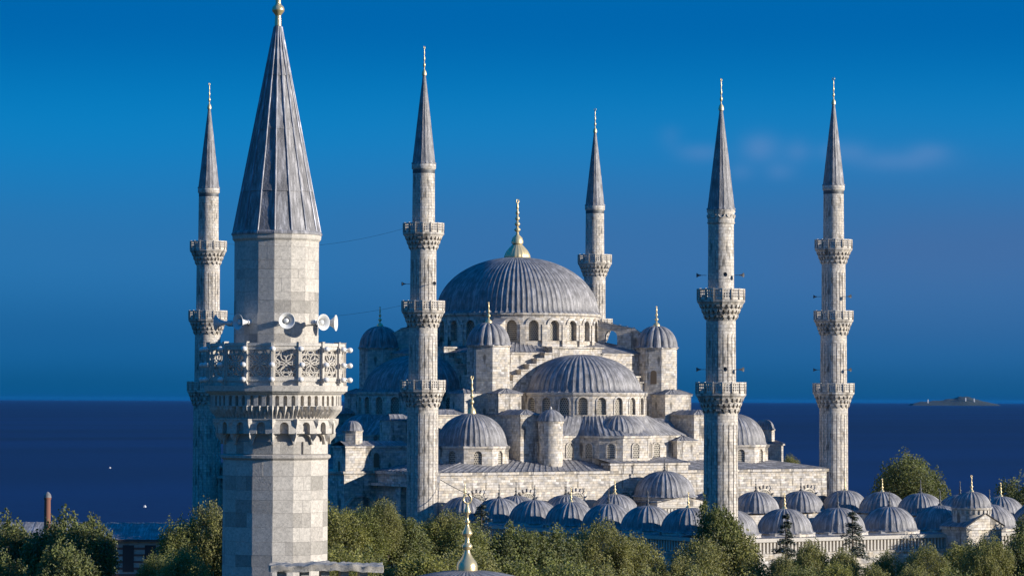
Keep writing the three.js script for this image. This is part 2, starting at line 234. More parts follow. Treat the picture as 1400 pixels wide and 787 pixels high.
// one side of the hall, repeated on all four
const tierPts = [[-17.2, 18], [-17.2, 22.5], [-13.2, 26], [-6.2, 26], [-4.9, 29.2], [-2.3, 31.6], [2.3, 31.6], [4.9, 29.2], [6.2, 26], [13.2, 26], [17.2, 22.5], [17.2, 18]];
const semiDome = leadSkin(domeProfile(9.1, 5.65, 22, 1.0, .12), 60, .2, .13), exedra = leadSkin(domeProfile(4.1, 3.0, 14, .5), 30, .18, .12), sideEx = leadSkin(domeProfile(3.4, 2.5, 12, .4), 26, .18, .12);
for (let s = 0; s < 4; s++) {
  const turn = [0, -Math.PI / 2, Math.PI / 2, Math.PI][s], c = Math.cos(turn), n = Math.sin(turn), put = (m, x, y, z, a = 0) => { m.position.set(x * c + z * n, y, -x * n + z * c); m.rotation.y = turn + a; return m; };
  // lowest tier: apse wall in flat faces with windows
  const gs = [prism([...tierPts, [16, 15], [-16, 15]], 13.6, 17.5)], wins = [];
  gs.push(prism([...tierPts.map(([x, z]) => [x * 1.017, 18 + (z - 18) * 1.022]), [16, 15], [-16, 15]], 17.5, 17.8));
  for (let k = 0; k < tierPts.length - 1; k++) {
    const [ax, az] = tierPts[k], [bx, bz] = tierPts[k + 1], L = Math.hypot(bx - ax, bz - az), a = Math.atan2(-(bz - az), bx - ax); const cnt = L > 6.5 ? 2 : 1;
    for (let q = 0; q < cnt; q++) { const f = (q + .5) / cnt, px = mix(ax, bx, f), pz = mix(az, bz, f), ox = Math.sin(a), oz = Math.cos(a); gs.push(archRing(1.15, 2.15, .2, .16).rotateY(a).translate(px, 14.55, pz)); wins.push([px + ox * .01, pz + oz * .01, a]); }
  }
  const tw = put(part('apse_wall', join(gs), M.stone, hall), 0, 0, 0);
  for (const [px, pz, a] of wins) addWindow(tw, 1.15, 2.15, px, 14.55, pz, a);
  // skirt of lead between this wall and the drum above
  const outer = [], inner = []; for (let k = 0; k < tierPts.length - 1; k++) { const [ax, az] = tierPts[k], [bx, bz] = tierPts[k + 1], L = Math.hypot(bx - ax, bz - az), m = Math.max(2, Math.round(L / .9)); for (let q = 0; q < m; q++) outer.push([mix(ax, bx, q / m), mix(az, bz, q / m)]); } outer.push(tierPts[tierPts.length - 1]);
  const A = [], B = [], U = []; outer.forEach(([x, z], k) => { const d = Math.hypot(x, z - 17), ux = x / d, uz = (z - 17) / d, rib = k % 1 === 0; const e = [.12, 0, 0][0]; A.push([x + ux * .25, 17.82 + .12, z + uz * .25]); B.push([ux * 9.9, 20.8 + .12, 17.3 + uz * 9.9]); if (k < outer.length - 1) { for (const f of [.14, .86]) { const [x2, z2] = outer[k + 1], xx = mix(x, x2, f), zz = mix(z, z2, f), dd = Math.hypot(xx, zz - 17), vx = xx / dd, vz = (zz - 17) / dd; A.push([xx + vx * .25, 17.82, zz + vz * .25]); B.push([vx * 9.9, 20.8, 17.3 + vz * 9.9]); } } });
  A.forEach((_, k) => U.push(k * .3, 0)); B.forEach((_, k) => U.push(k * .3, 5));
  const sg = quads([A, B], 0, 0, false); sg.setAttribute('uv', new THREE.Float32BufferAttribute(U, 2)); put(part('skirt_roof', sg, M.lead, hall), 0, 0, 0);
  put(part('exedra_dome', exedra, M.lead, hall), 0, 17.85, 27.2);
  for (const q of [-1, 1]) put(part('exedra_dome', sideEx, M.lead, hall), q * 10.9, 17.9, 21.4);
  // half dome and its windowed drum
  const dr = drum('half_dome_drum', hall, { R: 9.95, N: 22, y0: 20.2, y1: 24.2, w: 1.4, h: 2.55, sill: .75, off: -Math.PI / 2 + Math.PI / 22, from: -1, to: 12, t: .6, hood: .1 }); put(dr, 0, 0, 17.3);
  put(part('half_dome', semiDome, M.lead, hall), 0, 24.3, 17.3);
  // stepped shoulder wall behind the half dome
  const gable = put(part('stepped_gable', join([box(-14.9, 14.9, 20, 24.6, 14.2, 16.5), box(-4.6, 4.6, 24.6, 30.9, 14.2, 16.5), box(-4.85, 4.85, 30.9, 31.15, 14.0, 16.75)]), M.stone, hall), 0, 0, 0);
  for (const q of [-1, 1]) for (let k = 0; k < 7; k++) { const x1 = 4.6 + k * 1.42, y = 30.05 - k * .86; part('step', join([box(q * (x1 + .71) - .71, q * (x1 + .71) + .71, 24.6, y, 14.22 - k * .004, 16.45), box(q * (x1 + .71) - .8, q * (x1 + .71) + .8, y, y + .2, 14.1, 16.68)], k * 1.7, k), M.stone, gable); }
  // radial buttress blocks stepping down either side
  for (const q of [-1, 1]) {
    const blk = (x0, x1, y0, y1, z0, z1) => { const b = put(part('buttress', join([box(x0, x1, y0, y1, z0, z1), box(x0 - .15, x1 + .15, y1 - .25, y1 - .01, z0, z1 + .15)], x0 * 3, y0), M.stone, hall), 0, 0, 0); const mx = (x0 + x1) / 2; part('coping', joinUV([slopeRoof([x0 - .25, y1, z0], [x0 - .25, y1, z1 + .25], [mx, y1 + .75, z1 - 1], [mx, y1 + .75, z0], 8), slopeRoof([x1 + .25, y1, z1 + .25], [x1 + .25, y1, z0], [mx, y1 + .75, z0], [mx, y1 + .75, z1 - 1], 8), slopeRoof([x0 - .25, y1, z1 + .25], [x1 + .25, y1, z1 + .25], [mx + .02, y1 + .75, z1 - 1], [mx - .02, y1 + .75, z1 - 1], 5)]), M.lead, b); };
    const o = (a, b) => q > 0 ? [a, b] : [-b, -a];
    blk(...o(13.3, 17.35), 15, 24.0, 15, 21); blk(...o(14.3, 17.45), 13.5, 20.9, 15.2, 27);
    blk(...o(10.9, 14.5), 13.4, 17.0, 18, 27.3);
  }
}
// central block, turrets, drum and great dome
{
  part('central_block', join([box(-15.2, 15.2, 14, 30.0, -15.2, 15.2), box(-15.4, 15.4, 30.0, 30.25, -15.4, 15.4)]), M.stone, hall);
  const a = 15.5, b = 9.6; part('block_roof', joinUV([0, 1, 2, 3].map(k => slopeRoof([-a, 30.27, a], [a, 30.27, a], [b, 32.1, b], [-b, 32.1, b], 32).rotateY(k * Math.PI / 2))), M.lead, hall);
  const cap = leadSkin(domeProfile(3.0, 3.3, 14, .22, .1), 16, .12, -.1, .26);
  for (const [x, z] of [[-15.6, 15.6], [15.6, 15.6], [15.6, -15.6], [-15.6, -15.6]]) {
    const t = part('turret', join([ngon(8, 3.0, 3.0, 14, 31.0, Math.PI / 8 * 0), ngon(8, 3.16, 3.16, 31.0, 31.25)], x), M.stone, hall); t.position.set(x, 0, z);
    const cp = part('turret_cap', cap, M.lead, t); cp.position.set(0, 31.3, 0);
    const fn = alem(3.4, 3, .55, M.gold, t, 34.5, 'finial', .4);
    if (x > 0 && z > 0) { const dw = part('turret_opening_panel', new THREE.ExtrudeGeometry(archShape(.95, 2.1), { depth: .12, bevelEnabled: false }), M.dark, t); dw.position.set(-Math.SQRT1_2 * 2.92, 25.6, Math.SQRT1_2 * 2.92); dw.rotation.y = -Math.PI / 4; }  // flat dark panel painted for the shade of an open doorway
    // sloping buttress with an open arch between drum and turret
    const s = new THREE.Shape([[12.3, 30.6], [20.0, 30.6], [20.0, 33.4], [18.6, 34.2], [12.3, 35.5]].map(p => new THREE.Vector2(...p))); s.holes.push(holePath(2.0, 2.9, 15.0, 31.0));
    const fb = part('flying_buttress', uvMetric(new THREE.ExtrudeGeometry(s, { depth: 1.5, bevelEnabled: false, curveSegments: 8 }).translate(0, 0, -.75)), M.stone, hall); fb.rotation.y = Math.atan2(-z, x);
    const fr = part('coping', slopeRoof([12.9, 35.45, -.95], [18.6, 34.25, -.95], [18.6, 34.3, .95], [12.9, 35.5, .95], 5), M.lead, fb);
  }
  drum('central_drum', hall, { R: 12.75, N: 24, y0: 31.2, y1: 36.4, w: 1.55, h: 3.05, sill: 1.0, off: Math.PI / 24, t: .9, hood: .22, cornice: .3 });
  const piers = []; for (let k = 0; k < 24; k++) part('drum_pier', join([box(-.42, .42, 31.3, 34.6, 12.7, 13.15).rotateY(k * Math.PI / 12)]), M.stone, hall);
  const d = part('main_dome', leadSkin(domeProfile(12.55, 8.75, 30, .55, .25), 96, .2, .13), M.lead, hall); d.position.y = 36.6;
  const base = part('finial_base', leadSkin([[1.95, 0], [2.0, .2], [1.9, .55], [1.6, 1.1], [1.15, 1.6], [.7, 2.1], [.42, 2.7], [.3, 3.0]], 20, .12, .03, .08), M.gold, d); base.position.y = 8.7;
  alem(7.4, 5, .95, M.gold, d, 10.9, 'finial', .35);
}
// round stair turret on the front roof
{
  const t = part('stair_turret', join([lathe([[1.78, 11.8], [1.78, 19.6], [1.95, 19.75], [1.95, 20.0], [1.8, 20.0]], 32)]), M.stone, hall); t.position.set(-13.2, 0, 28.6);
  const cp = part('turret_cap', leadSkin([[2.05, 0], [2.0, .15], [1.7, .75], [1.2, 1.25], [.6, 1.6], [.12, 1.75]], 14, .12, .04, .12), M.lead, t); cp.position.y = 20.0;
  part('knob', lathe([[.13, 0], [.2, .2], [.13, .4], [0, .45]], 10).translate(0, 21.7, 0), M.trim, t);
}
// blocks with little cupolas on the side roofs
function cupola(x0, x1, y0, y1, z0, z1, cx, cz, r, door) {
  const b = part('stair_block', join([box(x0, x1, y0, y1, z0, z1), box(x0 - .18, x1 + .18, y1 - .05, y1 + .2, z0 - .18, z1 + .18)], x0), M.stone, hall);
  const mx = (x0 + x1) / 2, mz = (z0 + z1) / 2; part('block_roof', joinUV([slopeRoof([x0 - .2, y1 + .22, z1 + .2], [x1 + .2, y1 + .22, z1 + .2], [x1, y1 + .9, mz], [x0, y1 + .9, mz], 10), slopeRoof([x1 + .2, y1 + .22, z0 - .2], [x0 - .2, y1 + .22, z0 - .2], [x0, y1 + .9, mz], [x1, y1 + .9, mz], 10)]), M.lead, b);
  const s = part('cupola_drum', ngonStone(r, y1 + .2, y1 + 2.45), M.stone, b); s.position.set(cx, 0, cz);
  const c = part('cupola_dome', leadSkin(domeProfile(r, r * .95, 10, .18, .1), 16, .1, .05), M.lead, b); c.position.set(cx, y1 + 2.5, cz);
  if (door) { const g = part('doorway_panel', new THREE.ExtrudeGeometry(archShape(.9, 2.1), { depth: .1, bevelEnabled: false }), M.dark, b); g.position.set(...door); const g2 = part('loophole_panel', box(-.05, .05, 0, 1.5, -.2, .2), M.dark, b); g2.position.set(x0 - .02, y0 + 1.2, mz); }  // dark panels drawn in place of shaded openings
}
function ngonStone(r, y0, y1) { return join([ngon(6, r * .93, r * .93, y0, y1, .3), ngon(6, r, r, y1 - .2, y1, .3)]); }
cupola(-40.6, -30, 11.4, 16.1, 12.4, 16, -38.4, 14.2, 1.4, [-35.4, 13.2, 15.95]);
part('side_gallery', join([box(-41, -35.75, -4, 12.3, -18, 16.3), box(-41.3, -35.75, 12.3, 12.65, -18.2, 16.55), archRing(5, 8, .4, .3).translate(-38.2, 1, 16.31)].concat([-13, -5, 3, 11].map(z => archRing(5.2, 8.4, .5, .4).rotateY(-Math.PI / 2).translate(-41.01, .6, z)))), M.stone, hall);
cupola(29.4, 34, 12, 16.2, 17.5, 24, 32.2, 21.5, 1.5);
{ const b = part('buttress', join([box(-30.2, -24, 13, 20.0, 8.4, 11.5)]), M.stone, hall); part('coping', joinUV([slopeRoof([-30.4, 20.02, 11.7], [-24, 20.02, 11.7], [-24, 20.9, 9.95], [-29.6, 20.9, 9.95], 7), slopeRoof([-24, 20.02, 8.2], [-30.4, 20.02, 8.2], [-29.6, 20.9, 9.95], [-24, 20.9, 9.95], 7), slopeRoof([-30.4, 20.02, 8.2], [-30.4, 20.02, 11.7], [-29.6, 20.9, 10], [-29.6, 20.9, 9.9], 4)]), M.lead, b); }
{ const p = part('rain_pipe', join([box(-36.6, -35.8, -3, 12.2, 33.05, 33.6), box(-36.7, -35.7, 11.4, 12.3, 33.04, 33.8)]), M.leadNear[1], hall); }

// ------------------------------------------------------------------ courtyard with its ring of domes
const court = thing('courtyard_arcade', 'low walled courtyard ringed by small lead domes in front of the hall', 'courtyard', new THREE.Vector3(0, 0, 0));
{
  const cx = i => -33.3 + 8.66 * i, cz = j => 36.6 + 8.7 * j, xa = -37.7, xb = 40.4, za = 33.1, zb = 101.9, xi = -29, xj = 31.7, zi = 41, zj = 93.1;
  const wallTop = 4.1, roofY = 6.15;
  const gs = [box(xa, xb, -4, wallTop, zb - .9, zb), box(xa, xa + .9, -4, wallTop, za, zb - .92), box(xb - .9, xb, -4, wallTop, za, zb - .92)];
  gs.push(box(xa - .12, xb + .12, wallTop - .25, wallTop + .02, zb - 1, zb + .14), box(xa - .14, xa + 1, wallTop - .25, wallTop + .01, za, zb - 1.02));
  for (let i = 0; i < 17; i++) { const x = cx(0) + i * 4.33; gs.push(archRing(1.5, 2.2, .2, .15).translate(x, -1, zb)); }
  const outer = part('outer_wall', join(gs), M.stone, court);
  // pierced parapet: posts between two rails, on the outer faces
  const rail = [box(xa, xb, 5.55, 6.0, zb - .75, zb + .05), box(xa - .05, xa + .75, 5.55, 6.0, za, zb - .77)];
  part('rail', join(rail), M.carved, court);
  const post = join([box(-.13, .13, 0, 1.45, -.16, .16), box(-.17, .17, 0, .14, -.19, .19), box(-.17, .17, 1.31, 1.45, -.19, .19)]);
  for (let k = 0; k < 118; k++) { const p = part('baluster', post, M.carved, court); p.position.set(xa + .3 + k * .56, wallTop + .06, zb - .35); }
  for (let k = 0; k < 120; k++) { const p = part('baluster', post, M.carved, court); p.position.set(xa + .35, wallTop + .06, zb - 1.4 - k * .56); p.rotation.y = Math.PI / 2; }
  // roof round the four sides
  part('arcade_roof', joinUV([slopeRoof([xa, 6.02, zb - .1], [xb, 6.02, zb - .1], [xb, roofY + .25, zj], [xa, roofY + .25, zj], 110, .06), slopeRoof([xb, 6.04, za], [xa, 6.04, za], [xa, roofY + .24, zi], [xb, roofY + .24, zi], 110, .06), slopeRoof([xa + .1, 6.03, zi], [xa + .1, 6.03, zj], [xi, roofY + .22, zj], [xi, roofY + .22, zi], 80, .06), slopeRoof([xb - .1, 6.03, zj], [xb - .1, 6.03, zi], [xj, roofY + .22, zi], [xj, roofY + .22, zj], 80, .06)]), M.lead, court);
  // inner arcades
  const arc = (len, n) => { const hs = []; for (let k = 0; k < n; k++) { hs.push(holePath(6.3, 7.2, -len / 2 + (k + .5) * len / n, .05, true)); } return pierced(len, 9.1, hs, .9); };
  const aw = [arc(xj - xi, 7).translate((xi + xj) / 2, -2.95, zi - .9), arc(xj - xi, 7).translate((xi + xj) / 2, -2.95, zj), arc(zj - zi, 6).rotateY(Math.PI / 2).translate(xi - .9, -2.95, (zi + zj) / 2), arc(zj - zi, 6).rotateY(Math.PI / 2).translate(xj, -2.95, (zi + zj) / 2)];
  part('arcade', join(aw), M.stone, court);
  part('court_paving', box(xa + .95, xb - .95, -3.2, -2.8, za + .1, zb - .95), M.plaster, court);
  const dome = leadSkin(domeProfile(3.45, 2.95, 13, .42, .12), 30, .13, .09), dome2 = leadSkin(domeProfile(3.45, 2.95, 13, .42, .12), 28, .13, .09, 0, .08), tam = join([ngon(8, 3.75, 3.7, 0, .5, .2)]);
  const alemGeo = join([lathe([[.34, 0], [.3, .12], [.12, .3], [.1, .5], [.22, .62], [.09, .76], [.07, 1.0], [.13, 1.1], [.05, 1.22], [.05, 1.5], [.1, 1.58], [.03, 1.68], [.0, 1.8]], 10), new THREE.TorusGeometry(.13, .04, 5, 12, 5).rotateZ(1.9).translate(0, 1.86, 0)]);
  let q = 0; const put = (x, z) => { const t = part('dome_base', tam, M.stone, court); t.position.set(x, 6.0, z); const d = part('dome', q % 2 ? dome2 : dome, M.lead, court); d.position.set(x, 6.5, z); d.rotation.y = q * .7; const f = part('finial', alemGeo, q % 3 ? M.iron : M.pale, d); f.position.y = 2.98; f.rotation.y = -q * .7 + .4; q++; };
  for (let i = 0; i < 9; i++) { if (i !== 4) put(cx(i), cz(0)); put(cx(i), cz(7)); }
  for (let j = 1; j < 7; j++) { put(cx(0), cz(j)); put(cx(8), cz(j)); }
  // raised bay of the porch with its gable and larger dome
  const gx = cx(4); part('porch_bay', join([box(gx - 4.4, gx + 4.4, 6.0, 8.5, 33.1, 41.2), prism([[gx - 4.6, 0], [gx + 4.6, 0]].concat([[gx + 4.6, .3], [gx - 4.6, .3]]), 0, .01).translate(0, -30, 0)].slice(0, 1).concat([new THREE.ExtrudeGeometry(new THREE.Shape([[gx - 4.7, 7.7], [gx + 4.7, 7.7], [gx + 4.7, 8.2], [gx, 9.1], [gx - 4.7, 8.2]].map(p => new THREE.Vector2(...p))), { depth: .6, bevelEnabled: false }).translate(0, 0, 41.0), new THREE.CylinderGeometry(4.55, 4.6, .55, 24).translate(gx, 8.85, 37)])), M.stone, court);
  const merl = []; for (let k = 0; k < 15; k++) merl.push(box(gx - 4.4 + k * .6, gx - 4.05 + k * .6, 6.9, 7.4, 41.21, 41.34)); part('carved_frieze', join(merl.concat([box(gx - 4.6, gx + 4.6, 7.5, 7.68, 41.2, 41.5), box(gx - 4.6, gx + 4.6, 6.5, 6.68, 41.2, 41.45)])), M.carved, court);
  part('bay_roof', joinUV([slopeRoof([gx - 4.8, 8.25, 41.7], [gx - 4.8, 8.25, 33.2], [gx, 9.15, 33.2], [gx, 9.15, 41.7], 8), slopeRoof([gx + 4.8, 8.25, 33.2], [gx + 4.8, 8.25, 41.7], [gx, 9.15, 41.7], [gx, 9.15, 33.2], 8)]), M.lead, court);
  const pd = part('dome', leadSkin(domeProfile(4.35, 3.6, 15, .45, .12), 34, .15, .1), M.lead, court); pd.position.set(gx, 9.1, 37); const pf = part('finial', alemGeo, M.iron, pd); pf.position.y = 3.6;
  // outer gate
  const g0 = gx; part('gate', join([box(g0 - 3, g0 + 3, -4, 7.0, 101.2, 106), new THREE.ExtrudeGeometry(new THREE.Shape([[g0 - 3.2, 6.6], [g0 + 3.2, 6.6], [g0 + 3.2, 7.0], [g0, 8.6], [g0 - 3.2, 7.0]].map(p => new THREE.Vector2(...p))), { depth: 5.2, bevelEnabled: false }).translate(0, 0, 101), new THREE.CylinderGeometry(2.45, 2.45, 2.2, 24).translate(g0, 8.3, 103.6), new THREE.CylinderGeometry(2.65, 2.6, .25, 24).translate(g0, 9.3, 103.6)]), M.stone, court);
  const fr = []; for (let k = 0; k < 24; k++) part('frieze_block', join([box(-.12, .12, 8.6, 9.1, 2.44, 2.58)]), M.carved, court).position.set(g0, 0, 103.6); court.children.filter(c => c.name === 'frieze_block').forEach((c, k) => { c.rotation.y = k * Math.PI / 12; });
  part('gate_roof', joinUV([slopeRoof([g0 - 3.4, 7.0, 106.3], [g0 - 3.4, 7.0, 101], [g0, 8.68, 101], [g0, 8.68, 106.3], 7), slopeRoof([g0 + 3.4, 7.0, 101], [g0 + 3.4, 7.0, 106.3], [g0, 8.68, 106.3], [g0, 8.68, 101], 7)]), M.lead, court);
  const gd = part('dome', leadSkin(domeProfile(2.4, 1.95, 12, .2, .1), 24, .12, .08), M.lead, court); gd.position.set(g0, 9.45, 103.6); const gf = part('finial', alemGeo, M.pale, gd); gf.position.y = 1.95; gf.scale.y = 1.1;
}

// ------------------------------------------------------------------ the mosque's minarets
function fluted(r0, r1, y0, y1, n, d, top = 1.6, bot = .5) {
  const fr = [[0, 0], [.36, 0], [.41, 1], [.5, 1.15], [.59, 1], [.64, 0]], P = [], lv = [[y0, 0], [y0 + bot, 0], [y0 + bot + .15, 1], [y1 - top - .5, 1], [y1 - top - .2, .75], [y1 - top, 0], [y1, 0]];
  for (const [y, k] of lv) { const r = mix(r0, r1, (y - y0) / (y1 - y0)), row = []; for (let i = 0; i < n; i++) for (const [f, q] of fr) { const a = (i + f) * Math.PI * 2 / n, rr = r - d * q * k; row.push([Math.sin(a) * rr, y, Math.cos(a) * rr]); } P.push(row); }
  return toCreasedNormals(quads(P, 0, 0, true), .35);
}
function balcony(parent, y, rS, rP, rU) {              // y: top of parapet; rS shaft below, rP parapet, rU shaft above
  const n = 16, hp = 1.35, gs = [], floor = y - hp;
  gs.push(ngon(n, rP + .1, rP + .12, floor - .28, floor), ngon(n, rP - .1, rP + .06, floor - .5, floor - .3));
  const tiers = 3, top = floor - .5, H = 2.0;
  for (let k = 0; k < tiers; k++) { const ya = top - H * (k + 1) / tiers, yb = top - H * k / tiers, ra = mix(rP - .12, rS, (k + 1) / tiers), rb = mix(rP - .12, rS, k / tiers); gs.push(ngon(n, ra - .12, ra - .05, ya, yb)); gs.push(ngon(n, rb - .03, rb + .02, yb - .12, yb)); const m = k === 2 ? 16 : 24; for (let i = 0; i < m; i++) { const a = (i + (k % 2) * .5) * Math.PI * 2 / m; const w = 2 * Math.PI * rb / m * .62; const v = [[-w / 2, yb, rb], [w / 2, yb, rb], [w / 2, mix(ya, yb, .55), rb - .02], [-w / 2, mix(ya, yb, .55), rb - .02], [0, ya, ra], [-w / 2, yb, ra - .15], [w / 2, yb, ra - .15]]; const t = [0, 3, 2, 0, 2, 1, 3, 4, 2, 0, 5, 3, 5, 4, 3, 1, 2, 6, 2, 4, 6]; const g = new THREE.BufferGeometry(); g.setAttribute('position', new THREE.Float32BufferAttribute(t.flatMap(q => v[q]), 3)); g.computeVertexNormals(); gs.push(g.rotateY(a)); } }
  const b = part('balcony', join(gs), M.minaret, parent);
  const bw = 2 * rP * Math.tan(Math.PI / n), holes = []; for (let r = 0; r < 3; r++) for (let c = 0; c < 3; c++) { const s = .19, cx = (c - 1) * bw * .27, cy = .28 + r * .34; holes.push(new THREE.Path([[cx - s * .42, cy], [cx - s * .42, cy + .22], [cx + s * .42, cy + .22], [cx + s * .42, cy]].map(p => new THREE.Vector2(...p)))); }
  const pg = join([pierced(bw, hp, holes, .14), box(-bw / 2, bw / 2, hp - .12, hp + .01, -.04, .2), box(-bw / 2 - .05, -bw / 2 + .07, 0, hp + .06, -.06, .24)]);
  for (let i = 0; i < n; i++) { const a = i * Math.PI * 2 / n, m = part('parapet_panel', pg, M.minaret, b); m.position.set(Math.sin(a) * (rP - .1), floor + .003, Math.cos(a) * (rP - .1)); m.rotation.y = a; }
  return b;
}
function spire(parent, y0, y1, r) {
  const pr = [[r + .16, y0 - .12], [r + .16, y0 + .05]]; for (let k = 0; k <= 8; k++) { const f = k / 8; pr.push([mix(r + .03, .16, f), mix(y0 + .1, y1, f)]); }
  const m = part('spire', leadSkin(pr, 16, .1, .05), M.lead, parent); const sg = []; for (let k = 1; k < 7; k++) { const f = k / 7.2, rr = mix(r + .03, .16, f) + .015; sg.push(new THREE.CylinderGeometry(rr - .01, rr, .07, 32, 1, true).translate(0, mix(y0, y1, f), 0)); } part('seam', join(sg), M.lead, m); return m;
}
function hallMinaret(label) {
  const t = thing('minaret', label, 'minaret', null, 0, 'three-balcony minarets at the corners of the hall');
  part('base', join([box(-3, 3, -4, 1.5, -3, 3), ngon(8, 3, 2.45, 1.5, 4.5)]), M.minaret, t);
  part('shaft', uvMetric(fluted(2.24, 2.2, 4.4, 22.7, 20, .09)), M.minaret, t);
  part('shaft', uvMetric(fluted(2.06, 2.02, 24, 33.6, 20, .08)), M.minaret, t);
  part('shaft', uvMetric(fluted(1.87, 1.83, 35.4, 44.7, 20, .08)), M.minaret, t);
  part('shaft', join([fluted(1.62, 1.55, 46.5, 56.3, 20, .03, 2.2), lathe([[1.58, 55.6], [1.72, 55.75], [1.72, 56.3], [1.6, 56.45]], 32)]), M.minaret, t);
  balcony(t, 25.8, 2.24, 3.05, 2.06); balcony(t, 37.0, 2.06, 2.9, 1.87); balcony(t, 48.0, 1.87, 2.75, 1.62);
  const band = part('tile_band', new THREE.CylinderGeometry(1.58, 1.58, .5, 20, 1, true).translate(0, 55.3, 0), M.iron, t); band.userData.label = 'dark band of small tiles under the spire';
  const sp = spire(t, 56.5, 69.3, 1.56);
  alem(4.4, 3, .34, M.pale, t, 69.0, 'finial', .5);
  return t;
}
function speakerSmall(pos, face, label) { const t = thing('horn_loudspeaker', label, 'loudspeaker', pos, face, 'horn loudspeakers on the far minarets'); part('horn', lathe([[.07, -.42], [.1, -.2], [.2, -.02], [.3, .12], [.27, .12], [.1, -.15], [.0, -.2]], 12).rotateX(Math.PI / 2), M.hornDark, t); part('bracket', box(-.03, .03, -.03, .03, -1.1, -.4), M.iron, t); }
const corners = [[-37.5, 32, 'three-balcony minaret at the near corner of the hall, beside the round stair turret'], [37.5, 32, 'tall grey minaret with three balconies at the sea end of the porch wall'], [-37.5, -32, 'three-balcony minaret standing alone against the sea, partly hidden by the near minaret'], [37.5, -32, 'three-balcony minaret rising behind the great dome, only its top showing']];
let proto = null;
corners.forEach(([x, z, label]) => { let m; if (!proto) m = proto = hallMinaret(label); else { m = proto.clone(); m.name = numbered('minaret'); m.userData = { ...proto.userData, label }; scene.add(m); } m.position.set(x, 0, z); m.rotation.y = ['0', '1', '2', '3'].indexOf(String(corners.findIndex(c => c[2] === label))) * Math.PI / 2; });
{
  const m = thing('minaret', 'grey fluted minaret with two balconies at the near corner of the courtyard', 'minaret', new THREE.Vector3(-37.5, 0, 101));
  part('base', join([box(-2.9, 2.9, -4, 2, -2.9, 2.9), ngon(8, 2.9, 2.4, 2, 5)]), M.minaret, m);
  part('shaft', uvMetric(fluted(2.14, 2.08, 4.9, 21.8, 18, .10)), M.minaret, m);
  part('shaft', uvMetric(fluted(1.87, 1.82, 23.4, 32.9, 18, .09)), M.minaret, m);
  part('shaft', join([fluted(1.62, 1.57, 35.1, 46.3, 18, .0, 1), lathe([[1.58, 44.8], [1.74, 44.95], [1.66, 45.1], [1.66, 46.2], [1.78, 46.35], [1.7, 46.6]], 32)]), M.minaret, m);
  const gar = []; for (let k = 0; k < 10; k++) gar.push(new THREE.TorusGeometry(.36, .07, 5, 10, Math.PI).rotateZ(Math.PI).translate(0, 45.95, 1.68).rotateY(k * Math.PI / 5)); part('carved_garland', join(gar), M.carved, m);
  balcony(m, 25.3, 2.12, 2.95, 1.87); balcony(m, 36.8, 1.87, 2.8, 1.62);
  spire(m, 46.7, 59.2, 1.6); alem(4.2, 3, .34, M.pale, m, 58.9, 'finial', .5);
}
for (const [i, y] of [[0, 36.9], [1, 38.2], [0, 25.6], [1, 26.6]]) { if (!i) continue; const hy = y + .3; for (const a of [-1.5, .1, 1.1]) { const r = 2.9, A = PHI + a; speakerSmall(new THREE.Vector3(-37.5 + Math.sin(A) * r, hy, 101 + Math.cos(A) * r), A, y > 30 ? 'small horn loudspeaker over the upper balcony of the two-balcony minaret' : 'small horn loudspeaker over the lower balcony of the two-balcony minaret'); } }
for (const y of [39.2, 27.9]) for (const a of [-1.6, .9]) { const A = PHI + a; speakerSmall(new THREE.Vector3(37.5 + Math.sin(A) * 3, y, 32 + Math.cos(A) * 3), A, y > 30 ? 'small horn loudspeaker over the middle balcony of the minaret at the sea end' : 'small horn loudspeaker over the lowest balcony of the minaret at the sea end'); }
for (const a of [-1.3, .55]) { const A = PHI + a; speakerSmall(new THREE.Vector3(-37.5 + Math.sin(A) * 3, 39.4, 32 + Math.cos(A) * 3), A, 'small horn loudspeaker over the middle balcony of the minaret beside the great dome'); }

